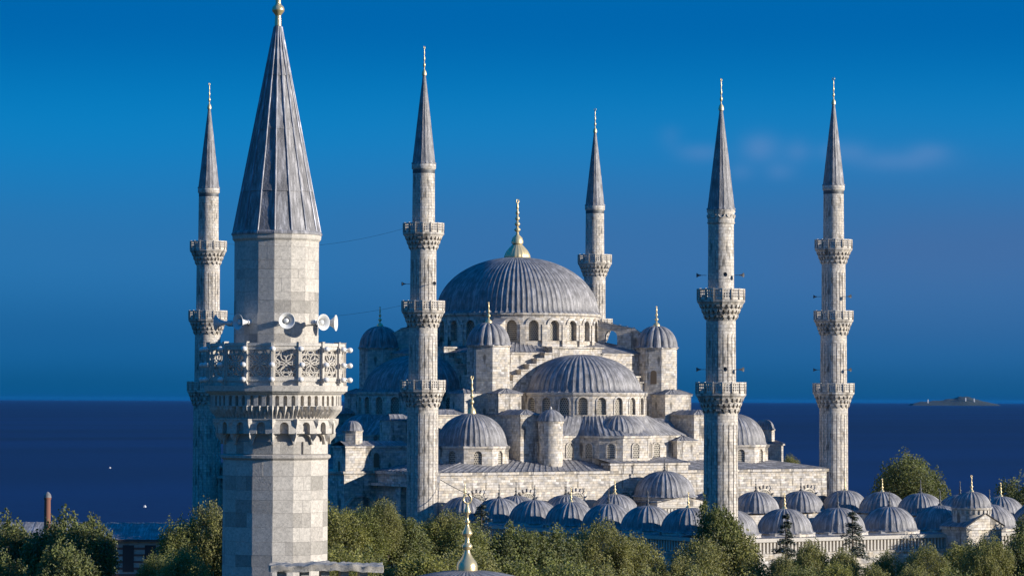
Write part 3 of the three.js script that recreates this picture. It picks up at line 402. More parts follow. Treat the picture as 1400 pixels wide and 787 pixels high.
// ------------------------------------------------------------------ the near minaret with its carved balcony
const nearPos = site(-6.85, 92, -3), NT = PHI, OFF = 12.6 * Math.PI / 180, FN = 16;
const near = thing('minaret', 'large pale sixteen-sided stone minaret with pierced balcony and white horn loudspeakers', 'minaret', nearPos, NT);
near.position.y = 0;
{
  const R = rng(99), W = a => 2 * a * Math.tan(Math.PI / FN);
  part('core', join([ngon(FN, 1.43, 1.43, -3, 23, OFF), ngon(FN, 1.15, 1.15, 23, 27.9, OFF), ngon(FN, 1.475, 1.475, -3.2, 16.4, OFF)]), M.mortar, near);
  // ashlar: every block of the side in view is its own piece, the far side is joined
  const back = [];
  const blockGeo = (w, h, t, ch, bow) => { const g = new THREE.BufferGeometry(), f = [[-w / 2 + ch, ch, t], [w / 2 - ch, ch, t], [w / 2 - ch, h - ch, t], [-w / 2 + ch, h - ch, t]], e = [[-w / 2, 0, t - ch], [w / 2, 0, t - ch], [w / 2, h, t - ch], [-w / 2, h, t - ch]], b = e.map(p => [p[0], p[1], 0]); const q = (a, b2, c, d) => [a, b2, c, a, c, d]; let v = q(...f); for (let k = 0; k < 4; k++) { const n = (k + 1) % 4; v = v.concat(q(e[k], e[n], f[n], f[k]), q(b[k], b[n], e[n], e[k])); } g.setAttribute('position', new THREE.Float32BufferAttribute(v.flat(), 3)); g.computeVertexNormals(); return g; };
  const wall = (ap, y0, y1, rough) => {
    const rows = []; let y = y0; while (y < y1 - .12) { let h = mix(.24, .42, R()); if (y + h > y1 - .16) h = y1 - y; rows.push([y, h, R() < rough, R()]); y += h; }
    for (let k = 0; k < FN; k++) { const a = OFF + k * Math.PI * 2 / FN, al = Math.atan2(Math.sin(a), Math.cos(a)) - .08, vis = Math.abs(al) < 1.62;
      for (const [y, h, dark, rr] of rows) { const w = W(ap), parts = R() < .26 ? [[-w / 2, w * mix(.3, .7, R())]] : [[-w / 2, w]]; if (parts[0][1] < w - .01) parts.push([-w / 2 + parts[0][1], w - parts[0][1]]);
        if (k === 1 && y0 > 21.4 && y0 < 21.5) parts.splice(0, 2, [-w / 2, w / 2 - .04], [.04, w / 2 - .04]); for (const [x, pw] of parts) { const out = R() * .006, g = blockGeo(pw - .002, h - .003, .09 + out, .004); uvMetric(g); const u = g.attributes.uv, du = R() * 7, dv = R() * 7; for (let q = 0; q < u.count; q++) u.setXY(q, u.getX(q) + du, u.getY(q) + dv); g.translate(x + pw / 2, y + .0035, ap - .09).rotateY(a);
          const rough2 = dark && R() < .5, ti = rough2 ? 4 + Math.floor(R() * 2.6) : Math.floor(R() * R() * 4.6);
          if (vis) part('stone_block', g, M.block[Math.min(6, ti)], near); else back.push(g); } } }
  };
  wall(1.49, 16.4, 21.27, .42); wall(1.485, 21.44, 21.8, .4); wall(1.2, 23.3, 27.58, .5);
  part('far_side_blocks', mergeGeometries(back), M.block[2], near, 'stuff');
  part('ring_moulding', join([ngon(FN, 1.5, 1.57, 21.275, 21.33, OFF), ngon(FN, 1.57, 1.57, 21.33, 21.40, OFF), ngon(FN, 1.57, 1.49, 21.40, 21.435, OFF)]), M.block[3], near);
  // stalactite corbelling under the balcony
  const balc = part('balcony', join([ngon(FN, 2.03, 2.05, 23.24, 23.4, OFF), ngon(FN, 1.93, 2.0, 23.17, 23.235, OFF), ngon(FN, 1.86, 1.9, 23.13, 23.165, OFF), ngon(FN, 1.74, 1.74, 22.8, 23.15, OFF), ngon(FN, 1.66, 1.74, 22.42, 22.82, OFF), ngon(FN, 1.53, 1.57, 22.0, 22.44, OFF)]), M.carved, near);
  const tetra = (w, yt, yb, rT, rB, mid) => { const v = [[-w / 2, yt, rT], [w / 2, yt, rT], [w / 2, mid, rT - .015], [-w / 2, mid, rT - .015], [0, yb, rB], [-w / 2, yt, rB - .12], [w / 2, yt, rB - .12]], t = [0, 3, 2, 0, 2, 1, 3, 4, 2, 0, 5, 3, 5, 4, 3, 1, 2, 6, 2, 4, 6, 0, 1, 6, 0, 6, 5], g = new THREE.BufferGeometry(); g.setAttribute('position', new THREE.Float32BufferAttribute(t.flatMap(q => v[q]), 3)); g.computeVertexNormals(); return g; };
  const fan = (w, yt, yb, r0, r1, d) => { const v = [[-w / 2, yt, r0], [w / 2, yt, r0], [0, yt, r0 + d], [0, yb, r1], [0, mix(yt, yb, .35), r0 + d * .9]], t = [0, 3, 4, 0, 4, 2, 4, 3, 1, 2, 4, 1, 0, 2, 1], g = new THREE.BufferGeometry(); g.setAttribute('position', new THREE.Float32BufferAttribute(t.flatMap(q => v[q]), 3)); g.computeVertexNormals(); return g; };
  const w1 = W(1.86), w3 = W(1.7), w4 = W(1.56);
  const t1 = [-1, 0, 1].map(c => holePath(w1 * .15, .29, c * w1 * .315, .02, true));
  const plate = new THREE.Shape(); plate.moveTo(-w4 / 2, .33); plate.lineTo(-w4 / 2, -.04); plate.lineTo(-w4 / 2 + .035, -.02); plate.lineTo(-w4 / 2 + .06, .08); plate.quadraticCurveTo(-w4 / 2 + .08, .25, 0, .27); plate.quadraticCurveTo(w4 / 2 - .08, .25, w4 / 2 - .06, .08); plate.lineTo(w4 / 2 - .035, -.02); plate.lineTo(w4 / 2, -.04); plate.lineTo(w4 / 2, .33);
  const tierA = [pierced(w1, .34, t1, .13).translate(0, 22.81, 1.73)], tierB = [], tierC = [pierced(w3, .4, [holePath(w3 * .38, .33, 0, .0)], .17).translate(0, 22.03, 1.53), new THREE.ExtrudeGeometry(plate, { depth: .1, bevelEnabled: false, curveSegments: 6 }).translate(0, 21.76, 1.47)];
  for (let c = -1; c <= 1; c++) tierB.push(fan(w1 * .3, 22.83, 22.44, 1.745, 1.68, .15).translate(c * w1 * .315, 0, 0));
  for (const c of [-.5, .5]) tierB.push(fan(w1 * .2, 22.66, 22.42, 1.70, 1.69, .1).translate(c * w1 * .315, 0, 0));
  tierB.push(box(-w3 / 2, w3 / 2, 22.42, 22.46, 1.5, 1.73));
  const crn = [fan(w1 * .34, 22.83, 22.44, 1.77, 1.7, .16), fan(w3 * .36, 22.45, 22.03, 1.70, 1.66, .13), fan(w3 * .3, 22.06, 21.70, 1.58, 1.5, .17)];
  const gA = join(tierA), gB = join(tierB), gC = join(tierC), gD = join(crn);
  for (let k = 0; k < FN; k++) { const a = OFF + k * Math.PI * 2 / FN; for (const [n, g, da] of [['niche_row', gA, 0], ['stalactite_row', gB, 0], ['arched_corbel', gC, 0], ['corner_pendant', gD, Math.PI / FN]]) { const m = part(n, g, M.carved, balc); m.rotation.y = a + da; } }
  // parapet: pierced star panels, posts and white globes
  const ap = 1.93, pw = W(ap), ph = 1.2, iw = pw - .17, ih = .76, iy = .25, lat = [];
  const rect = (x0, x1, y0, y1) => new THREE.Path([[x0, y0], [x0, y1], [x1, y1], [x1, y0]].map(p => new THREE.Vector2(...p)));
  lat.push(pierced(pw, ph, [rect(-iw / 2, iw / 2, iy, iy + ih)], .09), box(-pw / 2, pw / 2, ph - .07, ph + .015, -.02, .12), box(-pw / 2, pw / 2, ph - .17, ph - .13, .05, .105), box(-pw / 2, pw / 2, .12, .17, .05, .115));
  const ringAt = (x, y, r, a0 = 0, a1 = Math.PI * 2) => lat.push(new THREE.TorusGeometry(r, .023, 5, 18, a1 - a0).rotateZ(a0).scale(1, 1, 1.5).translate(x, y, .045));
  const cy = iy + ih / 2, rr = .125; for (let k = 0; k < 6; k++) { const a = k * Math.PI / 3 + Math.PI / 6; ringAt(Math.cos(a) * iw * .285, cy + Math.sin(a) * ih * .29, .15); }
  for (const s of [-1, 1]) { for (const q of [-1, 1]) { ringAt(s * iw / 2, cy + q * ih / 2, .13, s > 0 ? (q > 0 ? Math.PI : Math.PI / 2) : (q > 0 ? Math.PI * 1.5 : 0), s > 0 ? (q > 0 ? Math.PI * 1.5 : Math.PI) : (q > 0 ? Math.PI * 2 : Math.PI / 2)); } ringAt(0, cy + s * ih / 2, .12, s > 0 ? Math.PI : 0, s > 0 ? Math.PI * 2 : Math.PI); ringAt(s * iw / 2, cy, .12, s > 0 ? Math.PI / 2 : -Math.PI / 2, s > 0 ? Math.PI * 1.5 : Math.PI / 2); }
  const panelG = join(lat), postG = join([box(-.038, .038, 0, 1.235, -.09, .07), box(-.048, .048, 1.235, 1.255, -.1, .08), box(-.05, .05, 0, .1, -.1, .09)]), knobG = new THREE.SphereGeometry(.085, 14, 10).scale(1.05, .92, 1).translate(0, 0, .13), armG = new THREE.CylinderGeometry(.022, .022, .16, 6).rotateX(Math.PI / 2).translate(0, 0, .1);
  const knobJ = join([knobG, armG]);
  for (let k = 0; k < FN; k++) {
    const a = OFF + k * Math.PI * 2 / FN, m = part('parapet_panel', panelG, M.carved, balc); m.position.set(Math.sin(a) * (ap - .09), 23.402, Math.cos(a) * (ap - .09)); m.rotation.y = a;
    const b = a + Math.PI / FN, rp = ap / Math.cos(Math.PI / FN), p = part('post', postG, M.carved, balc); p.position.set(Math.sin(b) * (rp - .01), 23.4, Math.cos(b) * (rp - .01)); p.rotation.y = b;
    for (const y of [23.57, 23.99, 24.44]) { const q = part('globe_knob', knobJ, M.knob, balc); q.position.set(Math.sin(b) * (rp + .05), y, Math.cos(b) * (rp + .05)); q.rotation.y = b + (hash2(k, y * 10 | 0, 4) - .5) * .3; }
  }
  // lead spire in panels between rolled seams
  part('eave', join([ngon(FN, 1.2, 1.26, 27.57, 27.64, OFF), ngon(FN, 1.26, 1.27, 27.64, 27.76, OFF)]), M.carved, near);
  part('spire_rim', join([ngon(FN, 1.295, 1.295, 27.765, 27.82, OFF), ngon(FN, 1.295, 1.225, 27.82, 27.9, OFF)]), M.leadNear[1], near);
  const y0 = 27.86, y1 = 33.95, rAt = y => mix(1.23, .07, (y - y0) / (y1 - y0)), rowsY = [y0, 29.02, 30.82, 32.42, y1 - .05];
  const ha = Math.PI / FN; const sp = part('spire_core', ngon(FN, 1.2, .03, y0 - .02, y1 - .05, OFF), M.leadNear[1], near);
  for (let k = 0; k < FN; k++) { const a = OFF + k * Math.PI * 2 / FN;
    for (let r = 0; r < 4; r++) { const P = [], ya = rowsY[r] + (hash2(k, r, 2) - .5) * (r ? .05 : 0), yb = rowsY[r + 1] + .03; for (let j = 0; j <= 8; j++) { const row = [], y = mix(ya, yb, j / 8), ro = rAt(y); for (let i = 0; i <= 4; i++) { const f = i / 4 * 2 - 1, x = f * ro * Math.tan(ha), z = ro + .012 + (r % 2 ? .004 : 0) + (fbm(k * 9 + i * .7, j * .9 + r * 5, 12, 1e6) - .5) * .035 * (1 - Math.abs(f)) + (j === 0 ? .012 : 0); row.push([x, y, z]); } P.push(row); }
      const g = quads(P, 0, 0, false), U = []; for (const row of P) for (const p of row) U.push(p[0] + k * .9, p[1] + k * .37); g.setAttribute('uv', new THREE.Float32BufferAttribute(U, 2)); g.rotateY(a); part('lead_panel', g, M.leadNear[Math.floor(hash2(k, r, 7) * 2.99)], near); }
    const b = a + ha, L = []; for (let j = 0; j <= 10; j++) { const y = mix(y0, y1 - .1, j / 10), q = rAt(y) / Math.cos(ha) + .012; L.push(new THREE.Vector3(Math.sin(b + (hash2(k, j, 3) - .5) * .012) * q, y, Math.cos(b) * q)); }
    part('rolled_seam', new THREE.TubeGeometry(new THREE.CatmullRomCurve3(L), 20, .031, 6), M.leadSeam, near); }
  const fin = part('finial', lathe([[.10, 0], [.10, .18], [.085, .36], [.09, .4], [.17, .5], [.185, .56], [.16, .64], [.09, .7], [.075, .76], [.08, .9], [.1, .94], [.18, 1.02], [.2, 1.1], [.16, 1.2], [.07, 1.28], [.06, 1.5], [.12, 1.58], [.12, 1.66], [.05, 1.74], [.04, 1.95], [0, 2.0]], 18).translate(0, y1 - .15, 0), M.goldNear, near);
}
// horn loudspeakers bolted round the near minaret
const hornShell = lathe([[.05, -.34], [.07, -.24], [.10, -.14], [.15, -.05], [.21, .01], [.258, .035], [.262, .05], [.25, .045], [.2, .02], [.14, -.04], [.09, -.13], [.06, -.23], [0, -.24]], 28).rotateX(Math.PI / 2), hornCone = lathe([[.0, .02], [.05, .015], [.075, -.01], [.085, -.06], [.05, -.16]], 18).rotateX(Math.PI / 2), driver = join([new THREE.CylinderGeometry(.085, .085, .14, 16).rotateX(Math.PI / 2).translate(0, 0, -.41), new THREE.CylinderGeometry(.06, .06, .05, 12).rotateX(Math.PI / 2).translate(0, 0, -.5)]);
for (const [x, z, b, dy, label] of [[-1.72, .05, -100, 0, 'horn loudspeaker jutting out from the shadowed edge of the near minaret'], [-.98, 1.25, -47, 0, 'horn loudspeaker in shade on the near minaret with a white rear driver lit'], [.42, 1.72, 14, .03, 'white horn loudspeaker facing straight out from the middle of the near minaret'], [1.42, 1.25, 44, 0, 'sunlit white horn loudspeaker with wide open mouth on the sunny edge of the near minaret'], [1.72, .45, 80, 0, 'white horn loudspeaker seen side-on behind the sunlit one on the near minaret']]) {
  const p = new THREE.Vector3(x, 25.22 + dy, z).applyAxisAngle(new THREE.Vector3(0, 1, 0), NT).add(new THREE.Vector3(nearPos.x, 0, nearPos.z)), turn = NT + b * Math.PI / 180, t = thing('horn_loudspeaker', label, 'loudspeaker', p, turn, 'horn loudspeakers on the near minaret');
  t.scale.setScalar(.9); part('horn', hornShell, M.horn, t); part('horn_centre', hornCone, M.horn, t); part('driver', driver, M.horn, t);
  // arm back to the wall
  const back = new THREE.Vector3(0, -.08, -.36), axis = new THREE.Vector3(-x, 0, -z).normalize().multiplyScalar((Math.hypot(x, z) - 1.15) / .9).add(new THREE.Vector3(0, -.1, 0)).applyAxisAngle(new THREE.Vector3(0, 1, 0), -b * Math.PI / 180);
  part('bracket', new THREE.TubeGeometry(new THREE.CatmullRomCurve3([new THREE.Vector3(0, -.02, -.3), back, back.clone().lerp(axis, .5), axis]), 10, .02, 6), M.iron, t);
}
// the little domed mosque that the near minaret belongs to: only the dome's crown and a chimney reach the view
{
  const p = site(-1.22, 88, 0), t = thing('small_mosque', 'lead dome crown with a tall gilded bulbed finial rising in front of the trees', 'mosque', p, NT);
  part('wall', join([box(-5.2, 5.2, -3.2, 12.6, -5.2, 5.2), box(-5.4, 5.4, 12.6, 12.9, -5.4, 5.4), ngon(12, 4.7, 4.7, 12.9, 14.2)]), M.stone, t);
  const d = part('dome', leadSkin(domeProfile(4.5, 4.0, 22, .3, .15), 56, .12, .06), M.leadNear[1], t); d.position.y = 14.25;
  part('finial', join([lathe([[.37, 0], [.39, .05], [.385, .22], [.36, .34], [.27, .46], [.19, .56], [.13, .68], [.1, .78], [.12, .8], [.19, .86], [.2, .93], [.15, 1.0], [.09, 1.04], [.085, 1.22], [.1, 1.25], [.19, 1.31], [.2, 1.37], [.14, 1.47], [.08, 1.6], [.06, 1.68], [.1, 1.72], [.1, 1.76], [.05, 1.82], [.05, 1.98], [.13, 2.05], [.14, 2.1], [.06, 2.28], [.04, 2.4], [.0, 2.42]], 24), new THREE.TorusGeometry(.15, .038, 8, 24, 5.6).rotateZ(1.9).translate(0, 2.53, 0).rotateY(.3), new THREE.CylinderGeometry(.012, .012, .32, 6).translate(-.13, 2.72, 0)]).scale(.76, .81, .76).translate(0, 18.22, 0), M.goldNear, t);
  const c = thing('chimney', 'rough stone chimney slab on short pillars at the foot of the near minaret', 'chimney', site(-4.7, 80.6, 0), NT + .12);
  const R = rng(17), slab = new THREE.BoxGeometry(2.85, .16, 1.3, 34, 3, 14), q = slab.attributes.position; for (let i = 0; i < q.count; i++) { const e = fbm(q.getX(i) * 5 + 9, q.getZ(i) * 5 + 4, 3, 1e6) - .5, y = q.getY(i); q.setXYZ(i, q.getX(i) + e * .1 + q.getX(i) * 0, y + e * (y > 0 ? .16 : .09) + (1.4 - Math.abs(q.getX(i))) * .03 + .06, q.getZ(i) + (fbm(q.getX(i) * 6, y * 9 + 3, 6, 1e6) - .5) * .16); } slab.computeVertexNormals();
  part('slab', uvMetric(slab.translate(0, 18.68, 0)), M.block[5], c);
  part('stack', join([box(-1.25, 1.25, -3.1, 18.1, -.5, .5)]), M.block[3], c);
  for (const x of [-1.12, -.55, -.05, .45, .93]) for (const z of [-.36, .36]) part('pillar', box(x - .1, x + .1, 18.1, 18.68, z - .1, z + .1), M.block[2], c);
}

// ------------------------------------------------------------------ low building by the shore road
{
  const t = thing('low_building', 'long low dark-roofed building with banded stone and brick wall between the trees', 'building', site(-55, 436, -3), NT);
  const L = 17; part('wall', box(-L, L, 0, 6.9, -5, 5), M.plaster, t);
  for (let k = 0; k < 5; k++) part('brick_band', box(-L - .02, L + .02, 2.0 + k * .9, 2.3 + k * .9, -5.02, 5.03), M.brick, t);
  part('roof', joinUV([slopeRoof([-L - .5, 7.0, 5.7], [L + .5, 7.0, 5.7], [L + .5, 9.1, 0], [-L - .5, 9.1, 0], 24, .08), slopeRoof([L + .5, 7.0, -5.7], [-L - .5, 7.0, -5.7], [-L - .5, 9.1, 0], [L + .5, 9.1, 0], 24, .08)]), M.lead, t);
  part('eave', box(-L - .45, L + .45, 6.72, 6.98, -5.6, 5.6), M.tile, t);
  for (let k = 0; k < 11; k++) part('window', box(-.75, .75, 2.6, 6.2, 4.9, 5.06).translate(-15 + k * 3, 0, 0), M.glass, t);
  const c = thing('chimney', 'round chimney with shade put into its dark brick, and a domed cap above the trees by the sea', 'chimney', site(-62.6, 428, -3), NT); part('stack', lathe([[.5, 0], [.42, 12.4], [.5, 12.5], [.5, 12.7], [.4, 12.7]], 14), M.brick, c); part('cap', lathe([[.52, 12.72], [.45, 13.1], [.2, 13.4], [0, 13.5]], 14), M.leadNear[1], c);  // dark stack colour stands in for the shadow on the chimney
}

// ------------------------------------------------------------------ trees
function crown(seed, rx, ry, nCl, nLeaf, ls, tall, pal) {
  const R = rng(seed), pos = [], nor = [], col = [], A = new THREE.Vector3(), B = new THREE.Vector3(), C = new THREE.Vector3(), Nn = new THREE.Vector3();
  const lob = Array.from({ length: 7 }, () => [R() * 6.28, R() * 1.6 - .5, .12 + R() * .22]);
  for (let c = 0; c < nCl; c++) {
    const th = R() * Math.PI * 2, u = R() * 1.75 - .75, sr = Math.sqrt(Math.max(0, 1 - Math.min(1, u * u))); let rad = .45 + .55 * Math.pow(R(), .45); for (const [a, e, k] of lob) rad *= 1 + k * (Math.exp(-((Math.cos(th - a) - 1) ** 2) * 3 - (u - e) ** 2 * 4) - .25);
    const cx = Math.cos(th) * sr * rx * rad, cy = u * ry * rad, cz = Math.sin(th) * sr * rx * rad, cr = rx * (.16 + .13 * R()), ct = cr * tall * (.8 + R() * .7), tone = .72 + R() * .5;
    for (let l = 0; l < nLeaf; l++) {
      const a = R() * 6.283, e = R() * 2 - 1, q = Math.pow(R(), .5), s2 = Math.sqrt(1 - e * e), taper = 1 - .5 * Math.max(0, e);
      A.set(cx + Math.cos(a) * s2 * cr * q * taper, cy + e * ct * q, cz + Math.sin(a) * s2 * cr * q * taper);
      Nn.set(Math.cos(a) * s2 * .4 + R() * 2 - 1, e * .3 + R() * 2 - .8, Math.sin(a) * s2 * .4 + R() * 2 - 1).normalize(); B.set(R() - .5, R() - .5, R() - .5).cross(Nn).normalize(); C.crossVectors(Nn, B);
      const w = ls * (.6 + R() * .8), h = w * (.55 + R() * .3), p = [[-w * .5, 0], [0, -h * .5], [w * .5, 0], [0, h * .5]].map(([x, y], k) => [A.x + B.x * x + C.x * y, A.y + B.y * x + C.y * y, A.z + B.z * x + C.z * y]);
      const k = tone * (.75 + .5 * R()), cc = pal[R() < .22 ? 1 : 0];
      for (const i of [0, 1, 2, 0, 2, 3]) { pos.push(...p[i]); nor.push(Nn.x, Nn.y, Nn.z); col.push(cc[0] * k, cc[1] * k, cc[2] * k); }
    }
  }
  const g = new THREE.BufferGeometry(); g.setAttribute('position', new THREE.Float32BufferAttribute(pos, 3)); g.setAttribute('normal', new THREE.Float32BufferAttribute(nor, 3)); g.setAttribute('color', new THREE.Float32BufferAttribute(col, 3)); return g;
}
function trunkGeo(h, r, rx, seed) {
  const R = rng(seed), gs = [new THREE.CylinderGeometry(r * .55, r, h, 8).translate(0, h / 2, 0)];
  for (let k = 0; k < 7; k++) { const a = k * 2.4 + R(), L = new THREE.CatmullRomCurve3([new THREE.Vector3(0, h * (.5 + .05 * k), 0), new THREE.Vector3(Math.cos(a) * rx * .3, h * (.75 + .04 * k), Math.sin(a) * rx * .3), new THREE.Vector3(Math.cos(a) * rx * .6, h * (.95 + .03 * k), Math.sin(a) * rx * .6)]); gs.push(new THREE.TubeGeometry(L, 6, r * .28, 5)); }
  return join(gs);
}
const pals = [[[.25, .245, .035], [.36, .335, .08]], [[.21, .225, .035], [.31, .30, .075]], [[.24, .235, .045], [.34, .31, .10]]], deep = [[.15, .17, .03], [.22, .22, .05]];  // deep: darker leaf colour, for variety and to paint in shade
// unit crowns: radius 1 scaled up per tree
const crowns = [[101, 1, 1.25], [202, 1, 1.35], [303, 1, 1.15], [404, 1, 1.5]].map(([s, rx, ry]) => crown(s, rx, ry, 230, 125, .052, 1.7, pals[s % 3]));
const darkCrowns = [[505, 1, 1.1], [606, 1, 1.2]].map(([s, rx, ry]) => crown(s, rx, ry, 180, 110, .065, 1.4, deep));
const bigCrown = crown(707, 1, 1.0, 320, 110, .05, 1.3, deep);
const trunkG = trunkGeo(1, .06, .6, 8);
const treeProto = {};
function tree(r, d, top, rad, kind, label, group, ground = -3, stretch = 1) {
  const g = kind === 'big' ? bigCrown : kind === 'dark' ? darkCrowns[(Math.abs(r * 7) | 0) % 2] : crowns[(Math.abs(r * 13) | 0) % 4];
  const t = thing(kind === 'light' ? 'broadleaf_tree' : 'dark_tree', label, 'tree', site(r, d, ground), (r * 1.7) % 6.28, group);
  const ry = rad * 1.25 * stretch, cy = top - ry * 1.12 - ground; const c = part('crown', g, M.leaf, t); c.scale.set(rad, rad * stretch, rad); c.position.y = cy;
  const tr = part('trunk', trunkG, M.bark, t); tr.scale.set(rad * 1.3, Math.max(2, cy * .95), rad * 1.3); return t;
}
const beltLabel = 'olive-green leafy tree in the belt along the foot of the mosque', beltGroup = 'trees in the belt below the mosque';
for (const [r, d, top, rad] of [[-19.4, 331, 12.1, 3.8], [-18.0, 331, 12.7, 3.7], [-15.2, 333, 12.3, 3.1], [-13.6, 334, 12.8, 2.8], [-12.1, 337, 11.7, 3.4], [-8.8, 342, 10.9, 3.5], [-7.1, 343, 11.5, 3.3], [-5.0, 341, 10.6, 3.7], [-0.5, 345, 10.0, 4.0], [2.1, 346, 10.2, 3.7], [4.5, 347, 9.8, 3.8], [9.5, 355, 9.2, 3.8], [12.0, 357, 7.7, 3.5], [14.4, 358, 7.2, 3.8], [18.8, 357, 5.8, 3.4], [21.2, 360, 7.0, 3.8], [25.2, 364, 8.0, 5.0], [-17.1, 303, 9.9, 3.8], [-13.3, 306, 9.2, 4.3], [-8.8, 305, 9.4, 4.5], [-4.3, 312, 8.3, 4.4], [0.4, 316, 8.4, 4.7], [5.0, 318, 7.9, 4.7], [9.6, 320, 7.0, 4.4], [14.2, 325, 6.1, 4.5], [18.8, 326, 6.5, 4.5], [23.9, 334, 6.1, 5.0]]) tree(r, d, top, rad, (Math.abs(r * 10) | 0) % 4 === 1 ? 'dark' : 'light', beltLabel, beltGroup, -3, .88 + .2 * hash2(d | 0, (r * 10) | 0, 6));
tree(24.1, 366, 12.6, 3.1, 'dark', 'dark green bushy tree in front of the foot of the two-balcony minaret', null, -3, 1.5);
for (const [r, d, top, rad] of [[33.9, 362, 7.5, 3.0], [37.6, 362, 6.6, 2.7], [30.8, 360, 5.8, 2.4], [42.4, 360, 5.8, 2.6], [46.4, 358, 6.6, 2.8], [35.6, 350, 6.0, 3], [40, 350, 5.4, 2.8], [44.6, 350, 4.6, 2.6], [31.5, 346, 5.6, 3]]) tree(r, d, top, rad, 'light', 'small yellow-green tree against the balustraded courtyard wall', 'small trees by the courtyard wall');
for (const [r, d, top, rad] of [[52.8, 370, 7.7, 3.8], [54.1, 362, 7.3, 3.2], [49, 352, 5.2, 3.6], [57, 350, 4.8, 3.6]]) tree(r, d, top, rad, 'light', 'olive tree in front of the courtyard gate cupola', 'trees before the courtyard gate', -3, 1.1);
for (const [r, d, top, rad] of [[59.6, 372, 8.9, 3.8], [62, 366, 8.6, 3.8]]) tree(r, d, top, rad, 'dark', 'dense tree with shade put into its leaf colour right behind the olive trees at the gate', 'dark trees at the gate', -3, 1.2);  // the deep leaf palette carries the shade these trees stand in
for (const [r, d, top, rad] of [[-57.4, 365, 10.6, 4.2], [-51.7, 360, 11.3, 4.9], [-46.9, 355, 10.6, 3.6], [-46.6, 335, 9.0, 4.0], [-54, 338, 8, 4.4], [-59, 342, 8, 4]]) tree(r, d, top, rad, 'dark', 'rounded tree with lens darkening put into its leaf colour, below the sea beside the low building', 'dark trees beside the low building', -3, 1.15);  // deep leaf palette paints in the darkening towards the frame edge
for (const [r, d, top, rad] of [[-36.4, 350, 10.4, 3.2], [-33.3, 350, 12.1, 3.5], [-30.2, 350, 10.8, 3.2], [-38.6, 344, 6.8, 2.6], [-35, 336, 7, 3.4]]) tree(r, d, top, rad, 'light', 'sunlit leafy tree on the shadowed side of the near minaret', 'trees beside the near minaret', -3, 1.2);
for (const [x, z, h] of [[3.5, 115, 10.6], [9.5, 112.5, 10.2], [15, 116, 10.6], [22, 113, 10.5]]) { const t = tree(0, 0, h, 4.2, 'light', 'broadleaf tree standing just outside the courtyard gate wall', 'trees outside the gate wall', -3, 1.1); t.position.set(x, -3, z); t.rotation.y = x; }
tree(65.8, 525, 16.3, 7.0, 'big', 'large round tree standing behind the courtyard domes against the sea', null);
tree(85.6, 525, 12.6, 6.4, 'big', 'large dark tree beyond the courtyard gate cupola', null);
tree(50.8, 575, 13.6, 2.8, 'light', 'small treetop showing over the porch roof beside the sea-end minaret', null, -3);
for (const [r, d, top] of [[-34.2, 430, 13.6], [-29.4, 427, 13.9]]) tree(r, d, top, 4.2, 'dark', 'added tall tree, hidden from view, shading the low building', 'added trees that shade the low building', -3, 1.4);  // added trees, out of sight, placed to cast shade on the low building
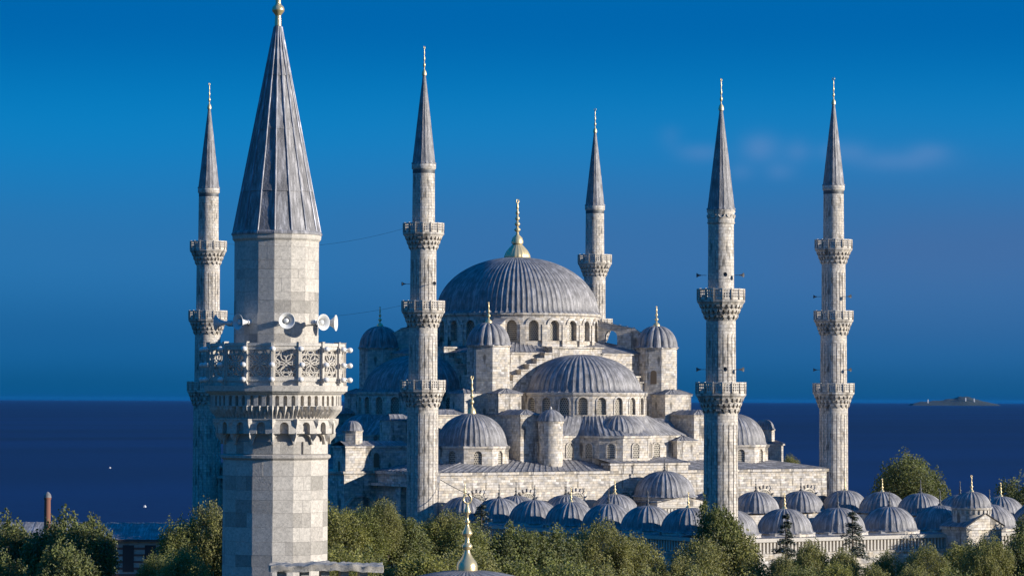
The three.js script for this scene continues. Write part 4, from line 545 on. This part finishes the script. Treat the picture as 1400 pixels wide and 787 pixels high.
// conifers with flat drooping boughs
function conifer(r, d, top, h, wid, label) {
  const t = thing('conifer', label, 'tree', site(r, d, -3), r, 'slim conifers by the courtyard'), R = rng((r * 100) | 0), H = top + 3, pos = [], nor = [], col = [];
  part('trunk', new THREE.CylinderGeometry(.05, .28, H, 7).translate(0, H / 2, 0), M.bark, t);
  for (let k = 0; k < 80; k++) { const f = R(), y = H - .2 - f * h, L = wid * (.2 + 1.1 * f) * (.6 + .6 * R()), a = R() * 6.28; for (let q = 0; q < 70; q++) { const s = Math.pow(R(), .7), sw = (R() - .5) * L * .75 * s, px = Math.cos(a) * L * s - Math.sin(a) * sw, pz = Math.sin(a) * L * s + Math.cos(a) * sw, py = y - .28 * L * s * s + (R() - .5) * .34 + .1 * s; const w = .10 + R() * .12, e = R() * 6.28, k2 = .6 + R() * .7; const v = [[px - Math.cos(e) * w, py, pz - Math.sin(e) * w], [px + Math.cos(e) * w, py + (R() - .5) * .2, pz + Math.sin(e) * w], [px + Math.sin(e) * w * .6, py + .18 * (R() - .3), pz - Math.cos(e) * w * .6]]; const nx = R() - .5, nz = R() - .5, nl = Math.hypot(nx, .5, nz); for (const p of v) { pos.push(...p); nor.push(nx / nl, .5 / nl, nz / nl); col.push(.06 * k2, .085 * k2, .035 * k2); } } }
  const g = new THREE.BufferGeometry(); g.setAttribute('position', new THREE.Float32BufferAttribute(pos, 3)); g.setAttribute('normal', new THREE.Float32BufferAttribute(nor, 3)); g.setAttribute('color', new THREE.Float32BufferAttribute(col, 3)); part('crown', g, M.leaf, t);
}
conifer(39.6, 368, 10.4, 9, 2.5, 'slim dark conifer with layered boughs before the middle of the courtyard wall domes');
conifer(31.9, 368, 10.0, 9, 2.2, 'slim dark conifer near the foot of the two-balcony minaret');
conifer(-3.4, 362, 11.2, 9, 2.8, 'dark conifer among the olive trees behind the gilded finial');

scene.fog = new THREE.FogExp2(new THREE.Color().setRGB(.004, .045, .12), 1.6e-6);
// ------------------------------------------------------------------ cables and boats
function cable(a, b, sag, r, label) { const m = a.clone().lerp(b, .5); m.y -= sag; const t = thing('cable', label, 'cable', null); part('wire', new THREE.TubeGeometry(new THREE.QuadraticBezierCurve3(a, m, b), 40, r, 5), M.iron, t); }
cable(new THREE.Vector3(-37.5, 47.8, -29.3), new THREE.Vector3(-37.5, 47.8, 29.3), 3.5, .017, 'thin dark cable strung between the topmost balconies of two minarets');
cable(new THREE.Vector3(-37.5, 36.8, -29.2), new THREE.Vector3(-37.5, 36.8, 29.2), 3.0, .017, 'thin dark cable strung between the middle balconies of two minarets');
cable(new THREE.Vector3(-35.4, 11.8, 33.4), new THREE.Vector3(-33.3, 8.6, 44.5), .6, .05, 'black cable drooping from the hall wall to the nearest courtyard dome');
for (const [r, d, l] of [[-231, 2000, 'small white boat on the sea nearest the low building'], [-395, 3120, 'tiny white boat far out on the open sea']]) { const t = thing('boat', l, 'boat', site(r, d, -45), .9, 'boats on the sea'); part('hull', prism([[-2, -.6], [1.3, -.6], [2.4, 0], [1.3, .6], [-2, .6]], -.2, .55), M.white, t); part('cabin', box(-1.2, .3, .55, 1.3, -.4, .4), M.white, t); }
for (const [r, y, l] of [[7850, 62, 'small pale building on the lower end of the far island'], [8560, 98, 'white block on the crest of the far island'], [8720, 84, 'pale tower on the steep end of the far island']]) { const t = thing('island_building', l, 'building', site(r, 59700, y), NT); part('wall', box(-10, 10, -60, 8, -9, 9), M.white, t); part('roof', box(-11, 11, 8, 10, -10, 10), M.tile, t); }

renderer.render(scene, camera);
